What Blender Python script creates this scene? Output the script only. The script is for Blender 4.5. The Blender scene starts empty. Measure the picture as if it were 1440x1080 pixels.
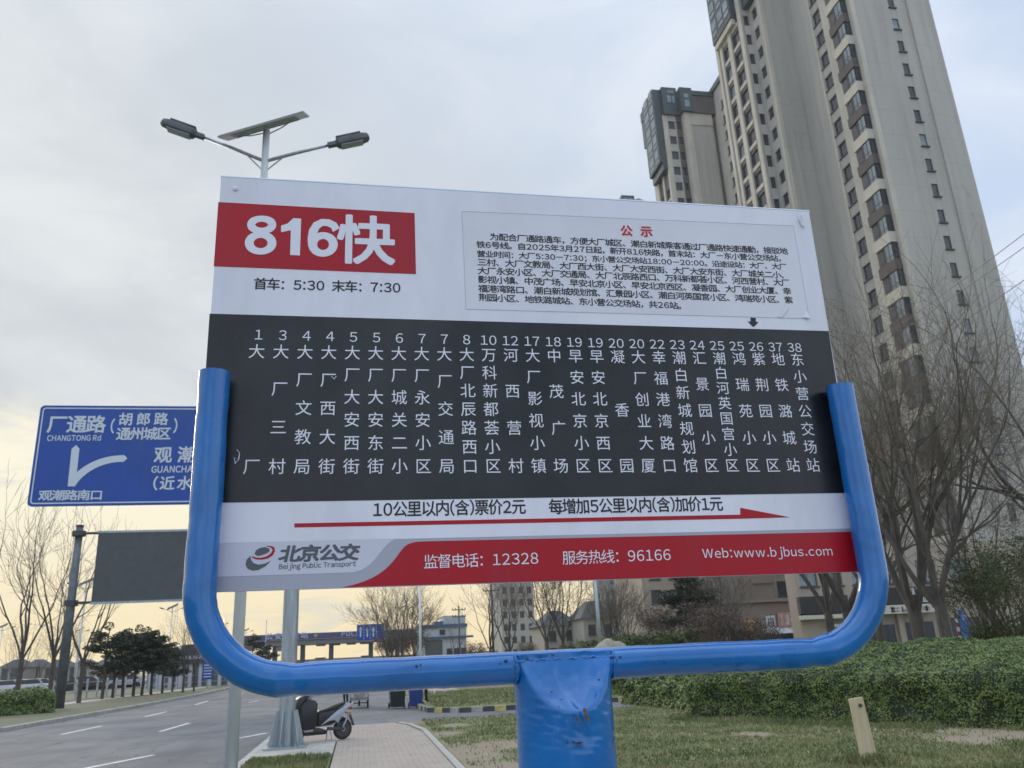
import bpy, bmesh, math, random
from mathutils import Vector, Matrix, noise
random.seed(7)
S = bpy.context.scene
COL = S.collection

# ------------------------------------------------------------------ camera (solved from the photograph, 1440x1080)
F = 1152.0; CX, CY = 720.0, 540.0
up_c = Vector((550.0-CX, -(-2950.0-CY), -F)).normalized()
def cdir(x, y): return Vector((x-CX, -(y-CY), -F))
def horizon(x): return CY+(up_c.x*(x-CX)-up_c.z*F)/up_c.y
fw = cdir(505, horizon(505)).normalized()
rt = fw.cross(up_c)
ROT = Matrix((rt, fw, up_c))
EYE = Vector((0, 0, 1.6))
cam = bpy.data.cameras.new('camera'); camo = bpy.data.objects.new('camera', cam); COL.objects.link(camo)
camo.matrix_world = Matrix.Translation(EYE) @ ROT.to_4x4()
cam.sensor_width = 36; cam.lens = F/1440*36; cam.clip_start = .05; cam.clip_end = 6000
cam.dof.use_dof = True; cam.dof.focus_distance = 1.62; cam.dof.aperture_fstop = 15
S.camera = camo
def ray(x, y): return ROT @ cdir(x, y)
def at(x, y, Y):
    d = ray(x, y); return EYE + d*(Y/d.y)
def atX(x, y, X):
    d = ray(x, y); return EYE + d*(X/d.x)
def atZ(x, y, z=0.0):
    d = ray(x, y); return EYE + d*((z-EYE.z)/d.z)

# ------------------------------------------------------------------ world, sun, exposure
S.view_settings.view_transform = 'Standard'; S.view_settings.look = 'None'
S.view_settings.gamma = 1; S.view_settings.use_curve_mapping = False
S.view_settings.exposure = 0.0
SUN_EL = math.radians(17); SUN_AZ = math.radians(-22)      # azimuth from +Y towards +X
W = bpy.data.worlds.new("World"); S.world = W; W.use_nodes = True
nt = W.node_tree; nt.nodes.clear()
def N(t, **k):
    n = nt.nodes.new(t)
    for a, b in k.items(): setattr(n, a, b)
    return n
def L(a, b): nt.links.new(a, b)
wo = N('ShaderNodeOutputWorld'); bg = N('ShaderNodeBackground'); L(bg.outputs[0], wo.inputs[0])
bg.inputs[1].default_value = 0.1
sky = N('ShaderNodeTexSky', sky_type='NISHITA', sun_disc=False, sun_elevation=SUN_EL, sun_rotation=SUN_AZ, air_density=1.2, dust_density=1.5, ozone_density=1.5)
tc = N('ShaderNodeTexCoord')
def mathn(op, a=None, b=None, c=None, clamp=False):
    n = N('ShaderNodeMath', operation=op, use_clamp=clamp)
    for i, v in enumerate((a, b, c)):
        if v is None: continue
        if hasattr(v, 'links'): L(v, n.inputs[i])
        else: n.inputs[i].default_value = v
    return n.outputs[0]
def sstep(v, lo, hi):
    n = N('ShaderNodeMapRange', interpolation_type='SMOOTHSTEP'); L(v, n.inputs[0])
    n.inputs[1].default_value = lo; n.inputs[2].default_value = hi; return n.outputs[0]
def mixc(f, a, b):
    n = N('ShaderNodeMix', data_type='RGBA', clamp_factor=True)
    if hasattr(f, 'links'): L(f, n.inputs[0])
    else: n.inputs[0].default_value = f
    for i, v in ((6, a), (7, b)):
        if hasattr(v, 'links'): L(v, n.inputs[i])
        else: n.inputs[i].default_value = (*v, 1)
    return n.outputs[2]
sep = N('ShaderNodeSeparateXYZ'); L(tc.outputs['Generated'], sep.inputs[0])
z = sep.outputs[2]
def wnoise(scale, det, sc=(1, 1, 1), off=(0, 0, 0), rough=.5, dist=0.0):
    m = N('ShaderNodeMapping'); L(tc.outputs['Generated'], m.inputs[0]); m.inputs[3].default_value = sc; m.inputs[1].default_value = off
    n = N('ShaderNodeTexNoise'); L(m.outputs[0], n.inputs[0]); n.inputs['Scale'].default_value = scale; n.inputs['Detail'].default_value = det
    n.inputs['Roughness'].default_value = rough; n.inputs['Distortion'].default_value = dist
    return n.outputs[0]
n1 = wnoise(2.2, 7, (1, 1, 2.2), (3.1, 0.4, 0), .55, .6)
n2 = wnoise(1.1, 3, (1, 1, 1.6), (0.2, 5.0, 1.0), .5)
n3 = wnoise(5.0, 8, (1, 1, 4.0), (1.2, 2.0, 0), .6, .8)
# direction away from the sun azimuth: blue increases to the right and behind
sx, sy = math.sin(SUN_AZ), math.cos(SUN_AZ)
toward = mathn('ADD', mathn('MULTIPLY', sep.outputs[0], sx), mathn('MULTIPLY', sep.outputs[1], sy))
grey = mixc(sstep(n1, .35, .68), (.61, .65, .69), (.80, .835, .855))
bluish = mixc(sstep(n1, .3, .7), (.62, .75, .97), (.79, .86, .97))
cl = mixc(sstep(mathn('ADD', toward, mathn('MULTIPLY', n2, .3)), 1.02, .55), grey, bluish)
# warm brightness low on the sun's side
zz = mathn('ADD', z, mathn('MULTIPLY', mathn('SUBTRACT', n3, .5), .16))
zz = mathn('ADD', zz, mathn('MULTIPLY', mathn('SUBTRACT', n2, .5), .16))
low = sstep(zz, .31, .21)
tw = sstep(toward, .35, .85)
warm = mixc(sstep(z, .0, .22), (1.05, .86, .50), (1.05, .98, .76))
warm = mixc(mathn('MULTIPLY', sstep(n3, .56, .68), .5), warm, (.66, .69, .66))
cl = mixc(mathn('MULTIPLY', low, tw), cl, warm)
# cloud radiance is expressed at strength 0.1
sc10 = N('ShaderNodeVectorMath', operation='SCALE'); L(cl, sc10.inputs[0]); 
# overcast zenith gain and rear-sky gain, both out of view, added as fill light
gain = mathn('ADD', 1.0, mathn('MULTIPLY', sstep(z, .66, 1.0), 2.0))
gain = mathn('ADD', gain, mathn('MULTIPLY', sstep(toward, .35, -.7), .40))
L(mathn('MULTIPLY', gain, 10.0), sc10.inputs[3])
cover = mathn('MULTIPLY', sstep(toward, .75, -.7), sstep(n1, .62, .42))
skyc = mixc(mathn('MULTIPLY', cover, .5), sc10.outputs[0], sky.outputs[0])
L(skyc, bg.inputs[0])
sun = bpy.data.lights.new('sun', 'SUN'); sun.energy = 1.1; sun.angle = math.radians(12); sun.color = (1, .9, .74)
so = bpy.data.objects.new('sun', sun); COL.objects.link(so)
sd = Vector((math.sin(SUN_AZ)*math.cos(SUN_EL), math.cos(SUN_AZ)*math.cos(SUN_EL), math.sin(SUN_EL)))
so.rotation_euler = sd.to_track_quat('Z', 'Y').to_euler(); so.location = (0, 0, 200)

# ------------------------------------------------------------------ materials
def srgb(r, g, b):
    f = lambda c: (c/255/12.92) if c/255 <= .04045 else ((c/255+.055)/1.055)**2.4
    return (f(r), f(g), f(b))
MATS = {}
def mat(name, col, rough=.6, metal=0.0, var=.15, scale=3.0, bump=0.0, bscale=30.0, col2=None, det=6, stretch=(1, 1, 1), spec=.5, coat=0.0, bdist=.01):
    if name in MATS: return MATS[name]
    m = bpy.data.materials.new(name); m.use_nodes = True; t = m.node_tree; b = t.nodes['Principled BSDF']
    b.inputs['Roughness'].default_value = rough; b.inputs['Metallic'].default_value = metal
    b.inputs['Specular IOR Level'].default_value = spec; b.inputs['Coat Weight'].default_value = coat
    c2 = col2 or tuple(min(1, c*(1+var)) for c in col); c1 = col if col2 else tuple(c*(1-var) for c in col)
    tcn = t.nodes.new('ShaderNodeTexCoord'); mp = t.nodes.new('ShaderNodeMapping'); mp.inputs[3].default_value = stretch
    t.links.new(tcn.outputs['Object'], mp.inputs[0])
    if var or col2:
        n = t.nodes.new('ShaderNodeTexNoise'); n.inputs['Scale'].default_value = scale; n.inputs['Detail'].default_value = det
        n.inputs['Roughness'].default_value = .62
        t.links.new(mp.outputs[0], n.inputs[0])
        r = t.nodes.new('ShaderNodeValToRGB'); r.color_ramp.elements[0].position = .35; r.color_ramp.elements[1].position = .66
        r.color_ramp.elements[0].color = (*c1, 1); r.color_ramp.elements[1].color = (*c2, 1)
        t.links.new(n.outputs[0], r.inputs[0]); t.links.new(r.outputs[0], b.inputs['Base Color'])
    else:
        b.inputs['Base Color'].default_value = (*col, 1)
    if bump:
        n = t.nodes.new('ShaderNodeTexNoise'); n.inputs['Scale'].default_value = bscale; n.inputs['Detail'].default_value = 6
        t.links.new(mp.outputs[0], n.inputs[0])
        bp = t.nodes.new('ShaderNodeBump'); bp.inputs['Strength'].default_value = bump; bp.inputs['Distance'].default_value = bdist
        t.links.new(n.outputs[0], bp.inputs['Height']); t.links.new(bp.outputs[0], b.inputs['Normal'])
    MATS[name] = m
    return m

def blue_paint():
    m = mat('blue_paint', srgb(2, 104, 178), .15, var=.12, scale=9, bump=.22, bscale=30, bdist=.003, coat=.45)
    t = m.node_tree; b = t.nodes['Principled BSDF']
    # chips of dark primer and small rust spots
    tcn = [n for n in t.nodes if n.type == 'MAPPING'][0]
    n = t.nodes.new('ShaderNodeTexNoise'); n.inputs['Scale'].default_value = 62; n.inputs['Detail'].default_value = 3
    n2 = t.nodes.new('ShaderNodeTexNoise'); n2.inputs['Scale'].default_value = 9
    t.links.new(tcn.outputs[0], n.inputs[0]); t.links.new(tcn.outputs[0], n2.inputs[0])
    mu = t.nodes.new('ShaderNodeMath'); mu.operation = 'ADD'; t.links.new(n.outputs[0], mu.inputs[0])
    s = t.nodes.new('ShaderNodeMath'); s.operation = 'MULTIPLY'; s.inputs[1].default_value = .55; t.links.new(n2.outputs[0], s.inputs[0]); t.links.new(s.outputs[0], mu.inputs[1])
    r = t.nodes.new('ShaderNodeValToRGB'); r.color_ramp.elements[0].position = 1.03; r.color_ramp.elements[1].position = 1.04
    t.links.new(mu.outputs[0], r.inputs[0])
    src = b.inputs['Base Color'].links[0].from_socket
    mx = t.nodes.new('ShaderNodeMix'); mx.data_type = 'RGBA'
    t.links.new(r.outputs[0], mx.inputs[0]); t.links.new(src, mx.inputs[6]); mx.inputs[7].default_value = (.03, .03, .045, 1)
    t.links.new(mx.outputs[2], b.inputs['Base Color'])
    return m
M_BLUE = blue_paint()
M_WHITEV = mat('white_vinyl', (.79, .795, .90), .28, var=.03, scale=2, bump=.05, bscale=14, bdist=.002)  # lavender tint puts the reflected blue sky into the base colour
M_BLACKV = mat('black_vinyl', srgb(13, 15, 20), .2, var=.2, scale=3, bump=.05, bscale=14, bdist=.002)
M_REDV = mat('red_vinyl', srgb(172, 16, 36), .3, spec=.35, var=.06, scale=3, bump=.04, bscale=14, bdist=.002)
M_GREYV = mat('grey_vinyl', srgb(168, 170, 184), .3, var=.03)
M_LGREYV = mat('light_grey_vinyl', srgb(203, 204, 220), .3, var=.03)
M_PAPER = mat('glossy_paper', (.72, .72, .80), .2, var=.05, bump=.22, bscale=11, bdist=.005)
M_INK = mat('black_ink', srgb(26, 24, 32), .4, var=0)
M_WINK = mat('white_ink', (.76, .77, .86), .35, var=0)
M_RINK = mat('red_ink', srgb(196, 44, 52), .4, var=0)
M_GINK = mat('grey_ink', srgb(84, 90, 98), .4, var=0)
M_GALV = mat('galvanised_steel', (.36, .40, .42), .42, .55, var=.18, scale=14, stretch=(1, 1, .1))
M_WPAINT = mat('pale_pole_paint', (.66, .70, .71), .45, var=.08, scale=5, stretch=(1, 1, .2))
M_DKMET = mat('dark_metal', (.06, .065, .07), .45, .3, var=.2)
M_LAMPH = mat('lamp_housing', (.10, .11, .115), .5, .2, var=.2)
M_PANEL = mat('solar_back', (.35, .38, .40), .5, var=.1)
M_PV = mat('solar_cells', (.01, .015, .04), .12, var=.1)
M_SIGNB = mat('sign_blue', srgb(22, 72, 160), .35, var=.08, scale=1.2)
M_SIGNW = mat('sign_white', (.62, .68, .74), .45, var=0)
M_SIGNBACK = mat('sign_back_grey', (.075, .085, .09), .6, var=.12, scale=2)
M_ASPH = mat('asphalt', (.135, .135, .14), .85, var=.3, scale=.35, bump=.5, bscale=60, det=12)
def asphalt_extra(m):
    t = m.node_tree; b = t.nodes['Principled BSDF']; src = b.inputs['Base Color'].links[0].from_socket; tcn = [n for n in t.nodes if n.type == 'TEX_COORD'][0]
    def ns(scale, st, lo, hi):
        mp = t.nodes.new('ShaderNodeMapping'); mp.inputs[3].default_value = st; t.links.new(tcn.outputs['Object'], mp.inputs[0])
        n = t.nodes.new('ShaderNodeTexNoise'); n.inputs['Scale'].default_value = scale; n.inputs['Detail'].default_value = 8; n.inputs['Roughness'].default_value = .65; t.links.new(mp.outputs[0], n.inputs[0])
        r = t.nodes.new('ShaderNodeMapRange'); r.inputs[1].default_value = lo; r.inputs[2].default_value = hi; t.links.new(n.outputs[0], r.inputs[0]); return r.outputs[0]
    for (fac, colr, k) in ((ns(1.3, (1, .06, 1), .52, .66), (.085, .085, .088, 1), .55), (ns(.22, (1, .5, 1), .5, .62), (.20, .195, .19, 1), .55), (ns(9, (1, 1, 1), .66, .72), (.06, .06, .06, 1), .6)):
        mu = t.nodes.new('ShaderNodeMath'); mu.operation = 'MULTIPLY'; mu.inputs[1].default_value = k; t.links.new(fac, mu.inputs[0])
        mx = t.nodes.new('ShaderNodeMix'); mx.data_type = 'RGBA'; t.links.new(mu.outputs[0], mx.inputs[0]); t.links.new(src, mx.inputs[6]); mx.inputs[7].default_value = colr; src = mx.outputs[2]
    v = t.nodes.new('ShaderNodeTexVoronoi'); v.feature = 'DISTANCE_TO_EDGE'; v.inputs['Scale'].default_value = .28; v.inputs['Randomness'].default_value = 1
    wv = t.nodes.new('ShaderNodeTexNoise'); wv.inputs['Scale'].default_value = 1.2; wv.inputs['Detail'].default_value = 6; t.links.new(tcn.outputs['Object'], wv.inputs[0])
    va = t.nodes.new('ShaderNodeVectorMath'); va.operation = 'MULTIPLY_ADD'; va.inputs[1].default_value = (1.4, 1.4, 0); t.links.new(wv.outputs['Color'], va.inputs[0]); t.links.new(tcn.outputs['Object'], va.inputs[2]); t.links.new(va.outputs[0], v.inputs['Vector'])
    r = t.nodes.new('ShaderNodeMapRange'); r.inputs[1].default_value = .0015; r.inputs[2].default_value = .006; r.inputs[3].default_value = .7; r.inputs[4].default_value = 0; t.links.new(v.outputs['Distance'], r.inputs[0])
    mx = t.nodes.new('ShaderNodeMix'); mx.data_type = 'RGBA'; t.links.new(r.outputs[0], mx.inputs[0]); t.links.new(src, mx.inputs[6]); mx.inputs[7].default_value = (.045, .045, .045, 1)
    t.links.new(mx.outputs[2], b.inputs['Base Color'])
asphalt_extra(M_ASPH)
M_CONC = mat('concrete', (.40, .38, .34), .85, var=.16, scale=2, bump=.3, bscale=40)
M_MARK = mat('road_paint', (.62, .62, .58), .7, var=.25, scale=5)
M_KERB = mat('kerb_stone', (.38, .37, .34), .8, var=.2, scale=3, bump=.2, bscale=20)
M_YEL = mat('kerb_yellow', (.55, .45, .16), .7, var=.25, scale=6)
M_BLK = mat('kerb_black', (.07, .07, .07), .7, var=.25, scale=6)
M_LEAF = mat('hedge_leaf', (.055, .095, .018), .5, col2=(.20, .27, .055), scale=3.2, det=5)
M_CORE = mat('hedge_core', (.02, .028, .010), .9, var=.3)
M_BARK = mat('bark', (.085, .073, .06), .9, var=.3, scale=6, bump=.6, bscale=25, stretch=(1, 1, .3), bdist=.02)
M_TWIG = mat('twigs', (.16, .132, .10), .9, var=.25, scale=2)
M_PINE = mat('pine_needles', (.022, .036, .016), .6, var=.5, scale=1.5)
M_GLASS = mat('window_glass', (.035, .042, .05), .10, var=.2, scale=.4)
M_GLASSL = mat('pale_glass', (.20, .24, .27), .12, var=.3, scale=.35)
M_FRAME = mat('window_frame', (.035, .045, .05), .5, var=.1)
M_WALLG = mat('grey_render', (.435, .41, .365), .9, var=.08, scale=.18, bump=.15, bscale=6, stretch=(1, 1, .25), det=10)
M_WALLB = mat('beige_render', (.53, .49, .415), .9, var=.08, scale=.25, bump=.15, bscale=6, det=10)
M_BROWN = mat('brown_cladding', (.10, .082, .075), .8, var=.12, scale=.5)
M_CROWN = mat('dark_green_metal', (.035, .05, .055), .5, var=.2, scale=.7)
M_STAIN = mat('repair_patch', (.45, .42, .35), .9, var=.1)

# ------------------------------------------------------------------ mesh helpers
def link(name, me, m=None, parent=None, smooth=False):
    o = bpy.data.objects.new(name, me); COL.objects.link(o)
    if m is not None:
        for q in (m if isinstance(m, (list, tuple)) else [m]): me.materials.append(q)
    if parent is not None: o.parent = parent
    if smooth:
        for p in me.polygons: p.use_smooth = True
    return o
class MB:
    def __init__(s): s.v = []; s.f = []; s.mi = []; s.cur = 0
    def box(s, x0, x1, y0, y1, z0, z1):
        b = len(s.v)
        s.v += [(x0, y0, z0), (x1, y0, z0), (x1, y1, z0), (x0, y1, z0), (x0, y0, z1), (x1, y0, z1), (x1, y1, z1), (x0, y1, z1)]
        for q in ((0, 3, 2, 1), (4, 5, 6, 7), (0, 1, 5, 4), (1, 2, 6, 5), (2, 3, 7, 6), (3, 0, 4, 7)):
            s.f.append(tuple(b+i for i in q)); s.mi.append(s.cur)
        return s
    def obox(s, c, ax, ay, az):                      # oriented box: centre and half-axis vectors
        b = len(s.v); c = Vector(c); ax, ay, az = Vector(ax), Vector(ay), Vector(az)
        for k in (-1, 1):
            for i, j in ((-1, -1), (1, -1), (1, 1), (-1, 1)): s.v.append(tuple(c+ax*i+ay*j+az*k))
        for q in ((0, 3, 2, 1), (4, 5, 6, 7), (0, 1, 5, 4), (1, 2, 6, 5), (2, 3, 7, 6), (3, 0, 4, 7)):
            s.f.append(tuple(b+i for i in q)); s.mi.append(s.cur)
        return s
    def tube(s, pts, rad, n=8, cap=True):
        pts = [Vector(p) for p in pts]; rad = rad if isinstance(rad, (list, tuple)) else [rad]*len(pts)
        b = len(s.v); u = None
        for i, p in enumerate(pts):
            d = (pts[min(i+1, len(pts)-1)]-pts[max(i-1, 0)]).normalized()
            if u is None:
                u = d.orthogonal().normalized()
            else:
                u = (u-d*u.dot(d)).normalized()
            w = d.cross(u)
            for k in range(n):
                a = 2*math.pi*k/n
                s.v.append(tuple(p+(u*math.cos(a)+w*math.sin(a))*rad[i]))
        for i in range(len(pts)-1):
            for k in range(n):
                k2 = (k+1) % n
                s.f.append((b+i*n+k, b+i*n+k2, b+(i+1)*n+k2, b+(i+1)*n+k)); s.mi.append(s.cur)
        if cap:
            s.f.append(tuple(b+k for k in reversed(range(n)))); s.mi.append(s.cur)
            e = b+(len(pts)-1)*n; s.f.append(tuple(e+k for k in range(n))); s.mi.append(s.cur)
        return s
    def poly(s, pts):
        b = len(s.v); s.v += [tuple(p) for p in pts]; s.f.append(tuple(range(b, b+len(pts)))); s.mi.append(s.cur); return s
    def prism(s, pts, ext):                          # polygon extruded along ext vector
        b = len(s.v); n = len(pts); e = Vector(ext)
        s.v += [tuple(Vector(p)) for p in pts]+[tuple(Vector(p)+e) for p in pts]
        s.f.append(tuple(range(b, b+n))); s.mi.append(s.cur)
        s.f.append(tuple(b+n+i for i in reversed(range(n)))); s.mi.append(s.cur)
        for i in range(n):
            j = (i+1) % n
            s.f.append((b+i, b+n+i, b+n+j, b+j)); s.mi.append(s.cur)
        return s
    def mesh(s, name):
        me = bpy.data.meshes.new(name); me.from_pydata(s.v, [], s.f)
        if any(s.mi): me.polygons.foreach_set('material_index', s.mi)
        me.validate(); me.update(); return me
    def build(s, name, m, parent=None, smooth=False, bevel=0, recalc=False):
        me = s.mesh(name)
        if recalc or bevel:
            bm = bmesh.new(); bm.from_mesh(me)
            bmesh.ops.recalc_face_normals(bm, faces=bm.faces[:])
            if bevel: bmesh.ops.bevel(bm, geom=bm.edges[:], offset=bevel, segments=2, affect='EDGES', profile=.5)
            bm.to_mesh(me); bm.free()
        return link(name, me, m, parent, smooth)
def tag(o, label, cat, group=None, kind=None):
    if label: o['label'] = label
    if cat: o['category'] = cat
    if group: o['group'] = group
    if kind: o['kind'] = kind
    return o
def empty(name, loc, label, cat, group=None, rz=0.0):
    o = bpy.data.objects.new(name, None); COL.objects.link(o); o.location = loc; o.rotation_euler = (0, 0, rz)
    o.empty_display_size = .2
    return tag(o, label, cat, group)
def struct(o): o['kind'] = 'structure'; return o
def copy_tree(o, parent=None):
    c = o.copy(); COL.objects.link(c)
    if parent is not None: c.parent = parent
    for ch in list(o.children): copy_tree(ch, c)
    return c
def autosmooth(o, ang=35):
    me = o.data
    bm = bmesh.new(); bm.from_mesh(me)
    for f in bm.faces: f.smooth = True
    for e in bm.edges:
        if len(e.link_faces) == 2 and e.calc_face_angle(0) > math.radians(ang): e.smooth = False
    bm.to_mesh(me); bm.free(); return o

# ------------------------------------------------------------------ lettering: glyph outlines filled as thin print
_G = {}
def glyph(ch):
    if ch in _G: return _G[ch]
    c2 = chr(ord(ch)+0xFEE0) if 33 <= ord(ch) <= 126 else ch
    cu = bpy.data.curves.new('g', 'FONT'); cu.body = c2; cu.size = 1.0; cu.resolution_u = 3; cu.fill_mode = 'FRONT'
    ob = bpy.data.objects.new('g', cu); COL.objects.link(ob)
    bpy.context.view_layer.update()
    me = bpy.data.meshes.new_from_object(ob.evaluated_get(bpy.context.evaluated_depsgraph_get()))
    vs = [(v.co.x, v.co.y) for v in me.vertices]; fs = [tuple(p.vertices) for p in me.polygons]
    bpy.data.objects.remove(ob); bpy.data.curves.remove(cu); bpy.data.meshes.remove(me)
    half = ord(ch) < 256
    x0 = min((v[0] for v in vs), default=0); x1 = max((v[0] for v in vs), default=.3)
    if half:
        pad = .06 if ch not in '.:,-' else .09
        vs = [(v[0]-x0+pad, v[1]) for v in vs]; adv = (x1-x0)+2*pad
    else: adv = None
    _G[ch] = (vs, fs, adv)
    return _G[ch]
for ch in '国': EM = None
_gv = glyph('国')[0]
CJK_W = (max(v[0] for v in _gv)-min(v[0] for v in _gv))/.90
CJK_X0 = min(v[0] for v in _gv)-.05*CJK_W
CJK_C = (max(v[1] for v in _gv)+min(v[1] for v in _gv))/2
BOLD = {0: [(0, 0)], 1: [(-.017, 0), (.017, 0), (0, .016), (0, -.016)],
        2: [(-.022, -.016), (.022, .016), (-.022, .016), (.022, -.016), (0, 0), (0, .022), (0, -.022)],
        3: [(-.032, -.026), (.032, .026), (-.032, .026), (.032, -.026), (0, 0), (0, .032), (0, -.032), (-.036, 0), (.036, 0)]}
def layout(s, gap=0.0):
    x = 0; out = []
    for ch in s:
        if ch == ' ': x += .30*CJK_W; continue
        vs, fs, adv = glyph(ch)
        if adv is None: out.append((x-CJK_X0, vs, fs)); x += CJK_W+gap
        else: out.append((x, vs, fs)); x += adv+gap*.5
    return out, x-gap
class Print:                                          # collects glyphs lying in one plane y = const, facing -Y
    def __init__(s, Y): s.Y = Y; s.m = MB(); s.k = 0
    def glyphs(s, out, org, sx, sz, slope=0.0, bold=0, shear=0.0):
        for (ox, vs, fs) in out:
            for bi, (bx, bz) in enumerate(BOLD[bold]):
                b = len(s.m.v)
                for (vx, vz) in vs:
                    X = (ox+vx+bx)*sx; Z = (vz-CJK_C+bz)*sz
                    s.m.v.append((org.x+X+shear*Z, s.Y-bi*2.5e-5*abs(s.Y if s.Y > 3 else 1.5), org.z+Z+slope*X))
                for f in fs: s.m.f.append(tuple(b+i for i in f)); s.m.mi.append(0)
    def line(s, txt, pL, pR, hs=1.0, bold=0, gap=0.0, shear=0.0):
        a = at(*pL, s.Y); c = at(*pR, s.Y)
        out, w = layout(txt, gap); k = (c.x-a.x)/w
        s.glyphs(out, a, k, k*hs, (c.z-a.z)/(c.x-a.x), bold, shear); return s
    def char(s, ch, X, Z, em, bold=0, hs=1.0):
        out, w = layout(ch); k = em/CJK_W
        s.glyphs(out, Vector((X-w*k/2, 0, Z)), k, k*hs, 0, bold); return s
    def pp(s, pts): s.m.poly([(p.x, s.Y, p.z) for p in (at(x, y, s.Y) for x, y in pts)]); return s
    def build(s, name, m, parent): return s.m.build(name, m, parent)

#==================================================================== GROUND
def slab(name, pts, z1, z0, m):
    b = MB().prism([(x, y, z0) for x, y in pts], (0, 0, z1-z0)); o = b.build(name, m, recalc=True)
    return struct(o)
RZ = -0.12
M_EARTH = mat('dry_ground', (.17, .15, .10), .95, col2=(.10, .12, .055), scale=.08, bump=.5, bscale=3, det=12)
def grass_mat():
    m = mat('lawn_grass', (.095, .125, .04), .95, col2=(.20, .20, .085), scale=1.1, bump=.8, bscale=22, det=12, bdist=.03)
    t = m.node_tree; b = t.nodes['Principled BSDF']; src = b.inputs['Base Color'].links[0].from_socket
    mp = [n for n in t.nodes if n.type == 'MAPPING'][0]
    n = t.nodes.new('ShaderNodeTexNoise'); n.inputs['Scale'].default_value = .33; n.inputs['Detail'].default_value = 9; n.inputs['Roughness'].default_value = .68
    t.links.new(mp.outputs[0], n.inputs[0])
    r = t.nodes.new('ShaderNodeValToRGB'); r.color_ramp.elements[0].position = .545; r.color_ramp.elements[1].position = .62
    t.links.new(n.outputs[0], r.inputs[0])
    mx = t.nodes.new('ShaderNodeMix'); mx.data_type = 'RGBA'; t.links.new(r.outputs[0], mx.inputs[0]); t.links.new(src, mx.inputs[6])
    mx.inputs[7].default_value = (.27, .215, .15, 1); t.links.new(mx.outputs[2], b.inputs['Base Color'])
    return m
SOIL = [(655, 1060, .85), (705, 1048, .6), (625, 1032, .4), (1405, 1032, .7), (1360, 1040, .5), (1060, 1032, .3), (700, 1085, 1.0), (640, 1020, .35)]
SOIL = [(atZ(x, y).x, atZ(x, y).y, r) for x, y, r in SOIL]
def soil(x, y):
    v = max(1-math.hypot(x-a, (y-c)*.6)/(r*1.25) for a, c, r in SOIL); return v+.28*noise.noise(Vector((x*.9, y*.9, 0)))+.15*noise.noise(Vector((x*2.7, y*2.7, 0)))
M_GRASS = grass_mat()
def soil_nodes(m):
    t = m.node_tree; b = t.nodes['Principled BSDF']; src = b.inputs['Base Color'].links[0].from_socket; tcn = [n for n in t.nodes if n.type == 'TEX_COORD'][0]; cur = None
    for a, c, r in SOIL:
        v = t.nodes.new('ShaderNodeVectorMath'); v.operation = 'SUBTRACT'; v.inputs[1].default_value = (a, c, 0); t.links.new(tcn.outputs['Object'], v.inputs[0])
        w = t.nodes.new('ShaderNodeVectorMath'); w.operation = 'MULTIPLY'; w.inputs[1].default_value = (1, .6, 0); t.links.new(v.outputs[0], w.inputs[0])
        l = t.nodes.new('ShaderNodeVectorMath'); l.operation = 'LENGTH'; t.links.new(w.outputs[0], l.inputs[0])
        q_ = t.nodes.new('ShaderNodeMath'); q_.operation = 'MULTIPLY_ADD'; q_.inputs[1].default_value = -1/(r*1.25); q_.inputs[2].default_value = 1; t.links.new(l.outputs['Value'], q_.inputs[0])
        if cur is None: cur = q_.outputs[0]
        else:
            x = t.nodes.new('ShaderNodeMath'); x.operation = 'MAXIMUM'; t.links.new(cur, x.inputs[0]); t.links.new(q_.outputs[0], x.inputs[1]); cur = x.outputs[0]
    n = t.nodes.new('ShaderNodeTexNoise'); n.inputs['Scale'].default_value = 1.4; n.inputs['Detail'].default_value = 9; n.inputs['Roughness'].default_value = .7; t.links.new(tcn.outputs['Object'], n.inputs[0])
    ad = t.nodes.new('ShaderNodeMath'); ad.operation = 'MULTIPLY_ADD'; ad.inputs[1].default_value = 1.2; t.links.new(n.outputs[0], ad.inputs[0]); t.links.new(cur, ad.inputs[2])
    mr = t.nodes.new('ShaderNodeMapRange'); mr.inputs[1].default_value = .60; mr.inputs[2].default_value = 1.15; t.links.new(ad.outputs[0], mr.inputs[0])
    mx = t.nodes.new('ShaderNodeMix'); mx.data_type = 'RGBA'; t.links.new(mr.outputs[0], mx.inputs[0]); t.links.new(src, mx.inputs[6]); mx.inputs[7].default_value = (.27, .215, .15, 1)
    t.links.new(mx.outputs[2], b.inputs['Base Color'])
soil_nodes(M_GRASS)
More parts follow.
